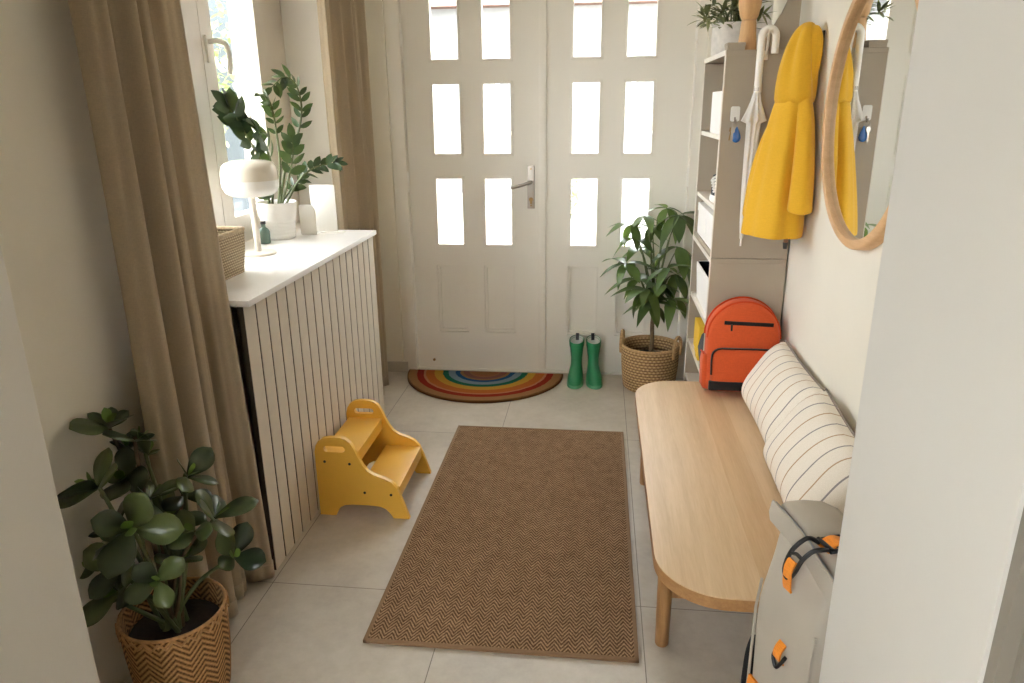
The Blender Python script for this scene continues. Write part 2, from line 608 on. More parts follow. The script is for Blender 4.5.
        if subsurf:
            md = o.modifiers.new('smooth', 'SUBSURF')
            md.levels = md.render_levels = subsurf
        return o


def wloc(o):
    p = V((0, 0, 0))
    while o:
        p = p + o.location
        o = o.parent
    return p


def thing(name, label, cat, loc=(0, 0, 0), group=None, kind=None):
    o = bpy.data.objects.new(name, None)
    o.empty_display_size = 0.05
    COL.objects.link(o)
    o.location = loc
    return tag(o, label, cat, group, kind)


def tag(o, label=None, cat=None, group=None, kind=None):
    if label:
        o['label'] = label
    if cat:
        o['category'] = cat
    if group:
        o['group'] = group
    if kind:
        o['kind'] = kind
    return o


def struct(o, label=None, cat=None):
    o['kind'] = 'structure'
    if label:
        o['label'] = label
    if cat:
        o['category'] = cat
    return o


def dup(root, loc, label, group=None):
    r = root.copy()
    COL.objects.link(r)
    r.location = loc
    r['label'] = label
    if group:
        r['group'] = group

    def rec(a, b):
        for ch in list(a.children):
            c = ch.copy()
            COL.objects.link(c)
            c.parent = b
            rec(ch, c)
    rec(root, r)
    return r


def spline(pts, n=8):
    pts = [V(p) for p in pts]
    out = []
    for i in range(len(pts) - 1):
        p0, p1, p2, p3 = pts[max(i - 1, 0)], pts[i], pts[i + 1], pts[min(i + 2, len(pts) - 1)]
        for k in range(n):
            t = k / n
            out.append(0.5 * ((2 * p1) + (p2 - p0) * t + (2 * p0 - 5 * p1 + 4 * p2 - p3) * t * t + (3 * p1 - p0 - 3 * p2 + p3) * t ** 3))
    out.append(pts[-1])
    return out


def rrect(x0, x1, y0, y1, r, n=6):
    o = []
    for cx, cy, a0 in ((x1 - r, y1 - r, 0), (x0 + r, y1 - r, 90), (x0 + r, y0 + r, 180), (x1 - r, y0 + r, 270)):
        for k in range(n + 1):
            a = radians(a0 + 90 * k / n)
            o.append((cx + r * cos(a), cy + r * sin(a)))
    return o


rnd = random.Random(7)
XL, XR, YB, YF, H = -0.82, 1.20, 0.82, -2.02, 2.60     # wall faces of the entry
YH = -2.46                                             # hall side of the opening

# ------------------------------------------------------------------ setting
struct(MB().box(-1.9, 2.6, -4.9, 1.1, -0.12, 0).build('floor', M['tiles']), 'pale grey stone tile floor with thin joints', 'floor')
struct(MB().box(-1.9, 2.6, -4.9, 1.1, H, H + 0.12).build('ceiling', M['ceil']), 'white ceiling above the entry', 'ceiling')
WY0, WY1, WZ0, WZ1 = -1.14, 0.46, 0.945, 2.25
m = MB()
m.box(-1.29, XL, YF, WY0, 0, H).box(-1.29, XL, WY1, 1.1, 0, H).box(-1.29, XL, WY0, WY1, 0, WZ0 - 0.02).box(-1.29, XL, WY0, WY1, WZ1, H)
struct(m.build('wall_left', M['wall']), 'beige plastered wall with the window and curtains', 'wall')
m = MB()
m.box(XL, -0.685, YB, 1.1, 0, H).box(0.955, XR, YB, 1.1, 0, H).box(-0.685, 0.955, YB, 1.1, 2.24, H)
struct(m.build('wall_back', M['wall']), 'narrow end wall around the white double door', 'wall')
struct(MB().box(XR, 1.5, YF, 1.1, 0, H).build('wall_right', M['wall']), 'cream wall behind bench, coat and mirror', 'wall')
JL, JR = -0.575, 0.856
struct(MB().box(-1.7, JL, YH, YF, 0, H, 0.004).build('wall_front_left', M['jamb']), 'white wall end at the left edge of the opening', 'wall')
struct(MB().box(JR, 2.4, YH, YF, 0, H, 0.004).build('wall_front_right', M['jamb']), 'broad white wall end hiding part of mirror and bench', 'wall')
struct(MB().box(JL, JR, YH, YF, 2.3, H).build('wall_front_top', M['jamb']))
m = MB()
m.box(JR + 0.004, JR + 0.10, YH - 0.018, YH, 0, 2.4, 0.004).box(JR + 0.02, JR + 0.035, YH - 0.026, YH - 0.016, 0, 2.39, 0.003).box(JR + 0.07, JR + 0.095, YH - 0.03, YH - 0.016, 0, 2.39, 0.004)
struct(m.build('trim_1', M['casing']), 'moulded casing on the near side of right wall end', 'trim')
m = MB()
m.box(JL - 0.10, JL - 0.004, YH - 0.018, YH, 0, 2.4, 0.004).box(JL - 0.095, JL - 0.07, YH - 0.03, YH - 0.016, 0, 2.39, 0.004)
struct(m.build('trim_2', M['casing']))
# hall the photographer stands in
struct(MB().box(-1.9, -1.7, -4.8, YF, 0, H).build('wall_hall_left', M['wall']))
struct(MB().box(2.4, 2.6, -4.8, YF, 0, H).build('wall_hall_right', M['wall']))
m = MB()
m.box(-1.9, -1.65, -4.9, -4.7, 0, H).box(-0.15, 2.6, -4.9, -4.7, 0, H).box(-1.65, -0.15, -4.9, -4.7, 0, 0.9).box(-1.65, -0.15, -4.9, -4.7, 2.3, H)
struct(m.build('wall_hall_rear', M['wall']))
m = MB()
m.prism([(-1.65, 0.9), (-0.15, 0.9), (-0.15, 2.3), (-1.65, 2.3)], [[(-1.59, 0.96), (-0.93, 0.96), (-0.93, 2.24), (-1.59, 2.24)], [(-0.87, 0.96), (-0.21, 0.96), (-0.21, 2.24), (-0.87, 2.24)]], 'y', -4.83, -4.77)
wh = struct(m.build('fill_window', M['winframe']))  # unseen window, added behind the camera to let in fill light
MB().box(-1.6, -0.2, -4.803, -4.797, 0.95, 2.25).build('pane', M['glass'], wh)
m = MB()
m.box(-1.073, XL - 0.001, WY1 - 0.006, WY1, WZ0, WZ1, 0.001, 1).box(-1.073, XL - 0.001, WY0, WY0 + 0.006, WZ0, WZ1, 0.001, 1).box(-1.073, XL - 0.001, WY0, WY1, WZ1 - 0.006, WZ1, 0.001, 1)
struct(m.build('trim_5', M['sill']), 'white lining of the deep window recess', 'trim')
# tile skirting by the door
struct(MB().box(XL, -0.655, 0.805, YB, 0, 0.062, 0.002).build('baseboard_back', M['tileskirt']), 'grey tile skirting left of the door', 'baseboard')
struct(MB().box(XR - 0.012, XR, 0.45, 0.81, 0, 0.062, 0.002).build('baseboard_right', M['tileskirt']))

# ------------------------------------------------------------------ window in the left wall
win = struct(MB().prism([(WY0, WZ0), (WY1, WZ0), (WY1, WZ1), (WY0, WZ1)],
                        [[(WY0 + 0.20, WZ0 + 0.06), (WY1 - 0.25, WZ0 + 0.06), (WY1 - 0.25, WZ1 - 0.07), (WY0 + 0.20, WZ1 - 0.07)]], 'x', -1.15, -1.075, 0.003).build('window_1', M['winframe'], angle=30),
             'white casement window behind the sill', 'window')
for (a, b, el, er) in ((-0.354, 0.225, 0.088, 0.105), (-0.955, -0.358, 0.105, 0.132)):
    sash = MB().prism([(a, WZ0 + 0.045), (b, WZ0 + 0.045), (b, WZ1 - 0.055), (a, WZ1 - 0.055)],
                      [[(a + el, WZ0 + 0.12), (b - er, WZ0 + 0.12), (b - er, WZ1 - 0.13), (a + el, WZ1 - 0.13)]], 'x', -1.12, -1.055, 0.004).build('sash', M['winframe'], win, angle=30)
    if el < 0.1:
        sash_r = sash
    MB().box(-1.092, -1.086, a + el - 0.005, b - er + 0.005, WZ0 + 0.115, WZ1 - 0.125).build('pane', M['glass'], sash)
hd = MB().box(-1.055, -1.045, -0.335, -0.305, 1.66, 1.76, 0.004)
hd.tube(spline([(-1.05, -0.32, 1.735), (-1.02, -0.32, 1.738), (-0.998, -0.318, 1.735), (-0.992, -0.295, 1.725), (-0.992, -0.275, 1.69), (-0.992, -0.285, 1.62)], 5), [0.0095] * 25 + [0.008])
hd.build('handle', M['whitemetal'], sash_r)
outer = MB().prism([(WY0, WZ0 - .02), (WY1, WZ0 - .02), (WY1, WZ1), (WY0, WZ1)], [[(WY0 + 0.10, WZ0 + 0.06), (-0.42, WZ0 + 0.06), (-0.42, WZ1 - 0.1), (WY0 + 0.10, WZ1 - 0.1)], [(-0.30, WZ0 + 0.06), (WY1 - 0.12, WZ0 + 0.06), (WY1 - 0.12, WZ1 - 0.1), (-0.30, WZ1 - 0.1)]], 'x', -1.28, -1.235)
outer.build('outer_frame', M['winframe'], win, angle=30)

# ------------------------------------------------------------------ double door
PANES = [(0.75, 1.119), (1.245, 1.608), (1.724, 2.09)]


def door_leaf(name, x0, x1, cols, label):
    y0, y1 = 0.88, 0.93
    holes = []
    for (a, b) in cols:
        for (z0, z1) in PANES:
            holes.append([(a, z0), (b, z0), (b, z1), (a, z1)])
        holes.append([(a - 0.012, 0.235), (b + 0.012, 0.235), (b + 0.012, 0.633), (a - 0.012, 0.633)])
    m = MB().prism([(x0, 0.012), (x1, 0.012), (x1, 2.2), (x0, 2.2)], holes, 'y', y0, y1)
    for (a, b) in cols:                       # recessed lower panels
        m.box(a - 0.02, b + 0.02, y0 + 0.026, y0 + 0.040, 0.225, 0.643)
        fr = [(a - 0.012, 0.235), (b + 0.012, 0.235), (b + 0.012, 0.633), (a - 0.012, 0.633)]
        inn = [(a + 0.004, 0.251), (b - 0.004, 0.251), (b - 0.004, 0.617), (a + 0.004, 0.617)]
        m.prism(fr, [inn], 'y', y0 + 0.012, y0 + 0.027, 0.003)
    d = struct(m.build(name, M['door'], angle=25), label, 'door')
    bead = MB()
    for (a, b) in cols:
        for (z0, z1) in PANES:
            e = 0.010
            bead.prism([(a - e, z0 - e), (b + e, z0 - e), (b + e, z1 + e), (a - e, z1 + e)], [[(a + .004, z0 + .004), (b - .004, z0 + .004), (b - .004, z1 - .004), (a + .004, z1 - .004)]], 'y', y0 - 0.006, y0 + 0.012, 0.002)
    bead.build('glazing_bead', M['door'], d, angle=25)
    for (a, b) in cols:
        for (z0, z1) in PANES:
            MB().box(a - 0.006, b + 0.006, 0.902, 0.908, z0 - 0.006, z1 + 0.006).build('pane', M['glass'], d)
    return d


dl = door_leaf('door_1', -0.605, 0.147, [(-0.458, -0.307), (-0.186, -0.034)], 'white panelled door leaf with the lever handle')
dr = door_leaf('door_2', 0.151, 0.90, [(0.285, 0.432), (0.558, 0.708)], 'white panelled door leaf behind the green boots')
MB().box(0.112, 0.152, 0.868, 0.882, 0.014, 2.19, 0.003).build('cover_strip', M['door'], dl, angle=25)
m = MB().prism([(-0.685, 0), (-0.61, 0), (-0.61, 2.205), (0.905, 2.205), (0.905, 0), (0.955, 0), (0.955, 2.24), (-0.685, 2.24)], [], 'y', 0.845, 1.0, 0.004)
struct(m.build('trim_3', M['door'], angle=30), 'white frame around the double door', 'door frame')
struct(MB().box(-0.61, 0.905, 0.87, 1.02, 0, 0.012, 0.003).build('trim_4', M['door']), 'low threshold under the door', 'threshold')
plate = MB().box(0.05, 0.09, 0.874, 0.881, 0.955, 1.185, 0.003).build('handle_plate', M['metal'], dl)
m = MB().tube([(0.07, 0.876, 1.098), (0.07, 0.835, 1.098)], 0.009, 12)
m.tube(spline([(0.075, 0.832, 1.10), (0.06, 0.826, 1.097), (0.02, 0.826, 1.085), (-0.035, 0.83, 1.07)], 5), [0.009] * 15 + [0.006], 12)
m.build('lever', M['metal'], plate)
m = MB().tube([(0.07, 0.876, 1.005), (0.07, 0.868, 1.005)], 0.011, 14).box(0.064, 0.076, 0.868, 0.875, 0.98, 1.0, 0.002)
m.build('keyhole', M['brass'], plate)
m = MB()
for z in (0.972, 1.168):
    m.tube([(0.07, 0.876, z), (0.07, 0.871, z)], 0.005, 10)
m.build('screw', M['brass'], plate)
for d, x, zs in ((dl, -0.608, (0.28, 1.10, 1.85)), (dr, 0.903, (0.28, 1.13, 1.85))):
    for z in zs:
        MB().tube([(x, 0.86, z - 0.045), (x, 0.86, z + 0.045)], 0.009, 10).tube([(x, 0.86, z - 0.055), (x, 0.86, z + 0.055)], 0.005, 8).build('hinge', M['whitemetal'], d)
MB().tube([(-0.51, 0.881, 0.06), (-0.51, 0.872, 0.06)], 0.008, 10).build('door_plug', M['brass'], dl)

# ------------------------------------------------------------------ outside
struct(MB().box(-40, 40, -40, 40, -0.32, -0.3).build('ground', M['paving']), 'paved ground outside the house', 'ground')


def house(loc, sx, sy, h, label, wallmat='plaster'):
    t = thing('house', label, 'house', loc)
    MB().box(loc[0] - sx / 2, loc[0] + sx / 2, loc[1] - sy / 2, loc[1] + sy / 2, -0.3, h).build('wall', M[wallmat], t)
    m = MB().prism([(loc[1] - sy / 2 - 0.4, h), (loc[1] + sy / 2 + 0.4, h), (loc[1], h + 2.4)], [], 'x', loc[0] - sx / 2 - 0.3, loc[0] + sx / 2 + 0.3)
    m.build('roof', M['rooftile'], t)
    return t


h1 = house((1.2, 16.4, 0), 12, 7, 3.4, 'plain house across the street seen through the door panes')
for x in (-3.6, -1.2, 1.6, 4.2):
    f = MB().prism([(x - 0.55, 0.9), (x + 0.55, 0.9), (x + 0.55, 2.3), (x - 0.55, 2.3)], [[(x - 0.47, 0.98), (x + 0.47, 0.98), (x + 0.47, 2.22), (x - 0.47, 2.22)]], 'y', 12.82, 12.9).build('window_frame', M['boxwhite'], h1)
    MB().box(x - 0.47, x + 0.47, 12.86, 12.88, 0.98, 2.22).build('pane', M['shutter'], f)
h2 = house((-4.95, 10.3, 0), 3.2, 2.6, 6.5, 'tall grey house seen through the left window', 'plaster_grey')


def foliage(n, cx, cy, cz, rx, ry, rz, L, seed, shell=0.5):
    r = random.Random(seed)
    m = MB()
    for _ in range(n):
        while True:
            p = V((r.uniform(-1, 1), r.uniform(-1, 1), r.uniform(-1, 1)))
            if shell < p.length < 1:
                break
        d = V((r.uniform(-1, 1), r.uniform(-1, 1), r.uniform(-1, 0.6)))
        m.leaf((cx + p.x * rx, cy + p.y * ry, cz + p.z * rz), d, (r.uniform(-.5, .5), r.uniform(-.5, .5), 1), L * r.uniform(.7, 1.2), L * .55, 0.2, 0.1, 'oval', 3)
    return m


t = thing('garden_tree', 'leafy tree outside the left window', 'tree', (-6.2, 7.2, -0.3))
foliage(2600, -6.2, 7.2, 2.2, 1.5, 1.4, 2.0, 0.16, 5).build('crown', M['hedge'], t)
MB().tube([(-6.2, 7.2, -0.3), (-6.15, 7.2, 0.6), (-6.2, 7.25, 1.8)], [0.12, 0.1, 0.07]).build('trunk', M['stem_b'], t)
t = thing('garden_shrub', 'clipped shrub outside the front door', 'shrub', (-0.3, 7.5, -0.3))
foliage(900, -0.3, 7.5, 0.4, 0.5, 0.5, 0.7, 0.11, 6).build('foliage', M['hedge'], t)
MB().tube([(-0.3, 7.5, -0.3), (-0.3, 7.5, 0.4)], [0.05, 0.03]).build('stem', M['stem_b'], t)

# ------------------------------------------------------------------ panelled radiator cover and its sill
t = thing('radiator_cover', 'beige radiator cover of vertical boards below the white sill', 'radiator cover', (-0.72, -0.48, 0))
m, mside = MB(), MB()
nb = 17
pw = (0.175 + 1.135) / nb
for i in range(nb):
    ya = -1.135 + i * pw + (0.0 if i == 0 else 0.0045)
    yb = -1.135 + (i + 1) * pw - (0.0 if i == nb - 1 else 0.0045)
    m.box(-0.6175, -0.615, ya, yb, 0.0, 0.924, 0.0008, 1)
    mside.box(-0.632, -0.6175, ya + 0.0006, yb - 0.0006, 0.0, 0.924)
m.build('board_front', M['slat'], t, angle=30)
mside.build('board_side_shade', M['groove'], t, angle=30)  # dark colour stands in for the shadow between the boards
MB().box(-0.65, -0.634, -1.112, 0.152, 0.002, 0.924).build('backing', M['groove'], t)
MB().box(XL + 0.002, -0.632, 0.155, 0.1745, 0, 0.924, 0.001).build('side_panel', M['slat'], t)
tag(MB().prism([(-0.595, -1.14), (-0.595, 0.176), (-0.8205, 0.176), (-0.8205, 0.453), (-1.073, 0.453), (-1.073, -1.133), (-0.8205, -1.133), (-0.8205, -1.14)], [], 'z', 0.925, 0.945, 0.003).build('windowsill', M['sill'], angle=30),
    'white lacquered windowsill slab on top of the radiator cover', 'windowsill', kind='thing')

# ------------------------------------------------------------------ curtains


def curtain(label, path, folds, amp, seed, z0=0.012, z1=2.57, loc=None, flare=0.0, pin=0.07, lean=(0, 0)):
    r = random.Random(seed)
    ph = [r.uniform(0, 6.28) for _ in range(4)]
    P = spline(path, 10)
    n = len(P) - 1

    def fn(u, v):
        k = u * n
        i = min(int(k), n - 1)
        p = P[i].lerp(P[i + 1], k - i)
        tg = (P[min(i + 1, n)] - P[max(i - 1, 0)]).normalized()
        nr = V((tg.y, -tg.x, 0))
        uu = u + 0.012 * sin(5 * v + ph[0]) * (1 - v) + 0.05 * sin(2 * pi * u + ph[3]) * 0.6
        a = amp * (0.8 + 0.35 * sin(3.1 * u * 2 + ph[1])) * (0.85 + 0.3 * (1 - v))
        off = a * (sin(2 * pi * folds * uu + ph[2]) + 0.28 * sin(4.6 * pi * folds * uu + 1.3 + 2 * v) + 0.08 * sin(11 * pi * folds * uu + 5 * v))
        a *= min(1, u / pin) ** 0.7 if pin else 1
        sl = 0.35 * a * cos(2 * pi * folds * uu + ph[2])
        q = p + nr * off + tg * sl
        q += V((lean[0], lean[1], 0)) * (v * (1 - u) ** 1.5)
        q += V((0.0, flare * (1 - v) ** 2 * (0.5 - u), 0))
        q.z = z0 + (z1 - z0) * v + (0.004 * sin(9 * u) if v == 0 else 0)
        return q
    m = MB().grid(fn, 150, 24)
    t = thing('curtain', label, 'curtain', loc)
    m.build('drape', M['linen'], t, solid=0.003, angle=80, recalc=False)
    hm = MB()
    hm.grid(lambda u, v: fn(u, 0.0) * 1.0 + V((0, 0, 0.0 + 0.05 * v)) if v < 2 else None, 150, 1)
    hm.build('hem', M['linen'], t, solid=0.006, angle=80, recalc=False)
    return t


curtain('full length beige linen curtain behind the broad leaved plant, nearest the camera', [(-0.617, -1.160, 0), (-0.68, -1.27, 0), (-0.708, -1.39, 0), (-0.725, -1.497, 0)], 3.8, 0.044, 3, loc=(-0.71, -1.38, 0), lean=(-0.062, -0.032))
curtain('full length beige linen curtain between the sill and the front door', [(-0.80, 0.205, 0), (-0.765, 0.31, 0), (-0.74, 0.45, 0), (-0.735, 0.585, 0)], 3.6, 0.036, 11, loc=(-0.74, 0.42, 0), pin=0)
t = thing('curtain_rail', 'white ceiling rail carrying the two linen curtains', 'curtain rail', (-0.74, -0.5, 2.57))
MB().box(-0.752, -0.722, -1.75, 0.78, 2.572, 2.6, 0.003).build('track', M['whitemetal'], t)

# ------------------------------------------------------------------ things on the sill
SZ = 0.945
# wicker basket, open box
t = thing('wicker_basket', 'open pale wicker box basket on the near end of the sill', 'basket', (-0.862, -0.92, SZ))
bx0, bx1, by0, by1, bh = -0.965, -0.785, -1.08, -0.725, 0.15


def basket_ring(gr, z):
    out = []
    for (x, y) in rrect(bx0 - gr, bx1 + gr, by0 - gr, by1 + gr, 0.014, 3):
        out.append(V((x, y, z)))
    return out


prof = [(-0.012, 0.0), (-0.009, 0.03), (-0.006, 0.06), (-0.003, 0.09), (0, bh), (-0.010, bh), (-0.013, 0.09), (-0.016, 0.06), (-0.019, 0.03), (-0.022, 0.008)]
rings = [basket_ring(g, SZ + z) for g, z in prof]
m = MB()
n = len(rings[0])
L = [0]
for i in range(n):
    L.append(L[-1] + (rings[4][(i + 1) % n] - rings[4][i]).length)
for i in range(len(rings) - 1):
    for j in range(n):
        k = (j + 1) % n
        m.add([rings[i][j], rings[i][k], rings[i + 1][k], rings[i + 1][j]], [[0, 1, 2, 3]],
              [[(L[j], prof[i][1]), (L[j + 1], prof[i][1]), (L[j + 1], prof[i + 1][1]), (L[j], prof[i + 1][1])]])
m.add(rings[0], [list(range(n))], [[(0, 0)] * n]).add(rings[-1], [list(range(n))], [[(p.x, p.y) for p in rings[-1]]])
m.build('body', M['rattan'], t, recalc=True)
rim = basket_ring(-0.004, SZ + bh)
MB().tube(rim + [rim[0]], 0.008, 8).build('rim', M['rope_pale'], t)

# mushroom lamp
lx, ly = -0.892, -0.43
t = thing('table_lamp', 'white mushroom table lamp on the sill', 'lamp', (lx, ly, SZ))
MB().lathe([(0.0, 0), (0.066, 0), (0.068, 0.004), (0.066, 0.009), (0.02, 0.013), (0.0, 0.014)], (lx, ly, SZ), 48).build('base', M['lampmetal'], t)
MB().lathe([(0.013, 0.01), (0.013, 0.245)], (lx, ly, SZ), 24, True).build('stem', M['lampmetal'], t)
MB().lathe([(0.0, 0.224), (0.05, 0.225), (0.078, 0.230), (0.096, 0.243), (0.105, 0.264), (0.106, 0.288)], (lx, ly, SZ), 56).build('lower_shade', M['lampwhite'], t)
MB().lathe([(0.106, 0.288), (0.106, 0.315), (0.101, 0.337), (0.088, 0.352), (0.065, 0.360), (0.03, 0.363), (0.0, 0.364)], (lx, ly, SZ), 56).build('upper_shade', M['lampglass'], t)
MB().tube(spline([(lx - 0.05, ly, SZ + 0.006), (lx - 0.07, ly - 0.03, SZ + 0.004), (lx - 0.05, ly - 0.09, SZ + 0.004), (lx - 0.03, ly - 0.17, SZ + 0.004)], 6), 0.003, 8).build('cord', M['blackcloth'], t)

# ZZ plant
px, py = -0.962, -0.062
t = thing('potted_plant', 'glossy arching green plant in a white ribbed pot on the sill', 'plant', (px, py, SZ))
pr = [(0.0, 0), (0.064, 0), (0.066, 0.004)]
for i in range(40):
    z = 0.006 + i * 0.15 / 40
    rib = 0.0013 * (1 if (i // 2) % 2 == 0 else -1) if z < 0.085 else 0
    pr.append((0.066 + 0.018 * z / 0.15 + rib, z))
pr += [(0.086, 0.157), (0.083, 0.16), (0.079, 0.157), (0.077, 0.13), (0.0, 0.128)]
MB().lathe(pr, (px, py, SZ), 64).build('pot', M['ceramic'], t, angle=60)
MB().lathe([(0.0, 0.133), (0.05, 0.134), (0.078, 0.132)], (px, py, SZ), 24).build('soil', M['soil'], t)
zz_paths = [
    ([(0.012, 0.0), (-0.909, -0.06, 1.24), (-0.85, -0.03, 1.383), (-0.825, -0.02, 1.493), (-0.832, -0.04, 1.585), (-0.863, -0.08, 1.615), (-0.898, -0.13, 1.575)], 12, 0.058, 0.44),
    ([(0.0, 0.01), (-0.916, -0.09, 1.263), (-0.913, -0.10, 1.406), (-0.912, -0.12, 1.494), (-0.908, -0.17, 1.54), (-0.905, -0.23, 1.545)], 10, 0.05, 0.42),
    ([(-0.03, -0.02), (-0.94, -0.17, 1.21), (-0.934, -0.25, 1.314), (-0.936, -0.33, 1.395), (-0.942, -0.38, 1.46), (-0.955, -0.41, 1.50)], 9, 0.08, 0.62),
    ([(-0.02, -0.01), (-0.93, -0.14, 1.23), (-0.915, -0.21, 1.345), (-0.91, -0.27, 1.40), (-0.90, -0.32, 1.425)], 7, 0.082, 0.62),
    ([(0.02, 0.02), (-0.873, -0.02, 1.185), (-0.819, 0.02, 1.238), (-0.756, 0.05, 1.256), (-0.725, 0.065, 1.258)], 8, 0.055, 0.5),
    ([(0.02, -0.01), (-0.887, -0.09, 1.20), (-0.85, -0.10, 1.305), (-0.843, -0.11, 1.365)], 5, 0.07, 0.5),
    ([(-0.01, 0.03), (-0.90, -0.03, 1.16), (-0.865, 0.01, 1.195)], 4, 0.05, 0.48),
    ([(-0.02, -0.03), (-0.965, -0.13, 1.13), (-0.98, -0.15, 1.165)], 3, 0.06, 0.6),
]
fol = MB()
r = random.Random(4)
for pts, nl, LL, wr in zz_paths:
    b = V((px + pts[0][0], py + pts[0][1], SZ + 0.125))
    P = spline([b] + pts[1:], 8)
    MB().tube(P, [0.0065 - 0.0045 * i / (len(P) - 1) for i in range(len(P))], 8).build('stem', M['stem_g'], t)
    for k in range(nl):
        f = 0.36 + 0.64 * (k + 0.5) / nl
        i = min(int(f * (len(P) - 1)), len(P) - 2)
        tg = (P[i + 1] - P[i]).normalized()
        ref = V((0.5, -0.6, 0.6)) if abs(tg.z) < 0.9 else V((0.6, -0.8, 0.1))
        sd = tg.cross(ref).normalized()
        nn = sd.cross(tg)
        for sg in (-1, 1):
            d = sd * sg * 0.8 + tg * r.uniform(0.5, 1.0) + nn * r.uniform(-.35, .35)
            Ls = LL * r.uniform(0.8, 1.15)
            fol.leaf(P[i], d, nn + sd * r.uniform(-.9, .9) + tg * r.uniform(-.5, .5), Ls, Ls * wr, 0.12, 0.2, 'oval', 5)
    fol.leaf(P[-1], P[-1] - P[-3], nn, LL, LL * wr, 0.2, 0.2, 'oval', 5)
fol.build('foliage', M['zz'], t, recalc=False, angle=80)

# bookends and bottle on the sill
t = thing('bookend', 'tall square white metal bookend at the far end of the sill', 'bookend', (-0.80, 0.105, SZ), 'white bookends on the sill')
MB().box(-0.875, -0.757, 0.105, 0.109, SZ + 0.004, SZ + 0.215, 0.0015).build('upright', M['whitemetal'], t)
MB().box(-0.875, -0.72, 0.070, 0.107, SZ, SZ + 0.004, 0.001).build('base', M['whitemetal'], t)
t = thing('bookend', 'low rounded white metal bookend beside the ribbed pot', 'bookend', (-0.84, 0.03, SZ), 'white bookends on the sill')
MB().prism([(-0.90, SZ + 0.004), (-0.825, SZ + 0.004)] + [(-0.825 - 0.03 + 0.03 * cos(radians(a)), SZ + 0.105 + 0.03 * sin(radians(a))) for a in range(0, 91, 15)] + [(-0.90, SZ + 0.135)], [], 'y', 0.022, 0.026, 0.001).build('upright', M['whitemetal'], t)
MB().box(-0.90, -0.825, 0.026, 0.075, SZ, SZ + 0.004, 0.001).build('base', M['whitemetal'], t)
t = thing('glass_bottle', 'small green glass bottle behind the lamp stem', 'bottle', (-0.972, -0.195, SZ))
MB().lathe([(0, 0), (0.022, 0), (0.024, 0.005), (0.024, 0.05), (0.018, 0.062), (0.009, 0.068), (0.009, 0.082)], (-0.972, -0.195, SZ), 24, False).build('body', M['greenglass'], t)
MB().lathe([(0.0, 0.082), (0.011, 0.082), (0.011, 0.094), (0, 0.094)], (-0.972, -0.195, SZ), 20).build('cap', M['black'], t)

# ------------------------------------------------------------------ rug, rainbow mat
t = thing('rug', 'brown herringbone woven runner rug in the middle of the floor', 'rug', (0.185, -0.69, 0))
m = MB().prism(rrect(-0.213, 0.581, -1.447, 0.066, 0.006, 2), [], 'z', 0.0, 0.009, 0.002)
m.build('pile', M['rug'], t)
m = MB()
for (a, b, c, d) in ((-0.215, 0.583, -1.449, -1.437), (-0.215, 0.583, 0.056, 0.068), (-0.215, -0.203, -1.449, 0.068), (0.571, 0.583, -1.449, 0.068)):
    m.box(a, b, c, d, 0.0005, 0.0105, 0.002)
m.build('hem', M['rughem'], t)
o = MB()
pts = [(0.455 * cos(radians(a)), -0.45 * sin(radians(a))) for a in range(0, 181, 3)]
MBm = MB().prism(pts, [], 'z', 0, 0.014, 0.003)
o = MBm.build('doormat', M['mat'])
o.location = (-0.195, 0.822, 0)
tag(o, 'half round rainbow striped doormat in front of the white door', 'doormat')

# ------------------------------------------------------------------ yellow step stool
SX, SY = -0.596, -0.585
t = thing('step_stool', 'yellow two step children stool beside the boarded radiator cover', 'step stool', (SX + 0.17, SY, 0))
outl = [(0, 0), (0.0, 0.268), (0.006, 0.292), (0.018, 0.311), (0.036, 0.323), (0.06, 0.328), (0.1, 0.328), (0.122, 0.322), (0.139, 0.308), (0.15, 0.288), (0.166, 0.25), (0.182, 0.216), (0.2, 0.193), (0.225, 0.178), (0.262, 0.166), (0.288, 0.152), (0.306, 0.13), (0.318, 0.1), (0.35, 0),
        (0.288, 0), (0.275, 0.022), (0.26, 0.038), (0.238, 0.047), (0.2, 0.05), (0.13, 0.05), (0.1, 0.046), (0.082, 0.036), (0.07, 0.018), (0.062, 0)]
slot = rrect(0.036, 0.118, 0.268, 0.292, 0.0118, 5)
for y0, y1 in ((SY - 0.19, SY - 0.172), (SY + 0.172, SY + 0.19)):
    m = MB().prism([(SX + a, b) for a, b in outl], [[(SX + a, b) for a, b in slot]], 'y', y0, y1)
    m.build('side_panel', M['yellow'], t, angle=45)


def tread(x0, x1, z):
    m = MB().box(SX + x0, SX + x1, SY - 0.172, SY + 0.172, z - 0.018, z, 0.004)
    m.box(SX + x1 - 0.02, SX + x1, SY - 0.172, SY + 0.172, z - 0.05, z - 0.008, 0.004)
    m.box(SX + x0, SX + x0 + 0.018, SY - 0.172, SY + 0.172, z - 0.05, z - 0.008, 0.003)
    return m


tread(0.01, 0.152, 0.25).build('top_step', M['yellow'], t, angle=30)
tread(0.162, 0.315, 0.128).build('lower_step', M['yellow'], t, angle=30)
for x, z in ((0.036, 0.228), (0.132, 0.222), (0.182, 0.104), (0.284, 0.1)):
    for ya, yb in ((SY - 0.1915, SY - 0.185), (SY + 0.1915, SY + 0.185)):
        MB().tube([(SX + x, ya, z), (SX + x, yb, z)], 0.0052, 12).build('screw', M['black'], t)

# ------------------------------------------------------------------ boots


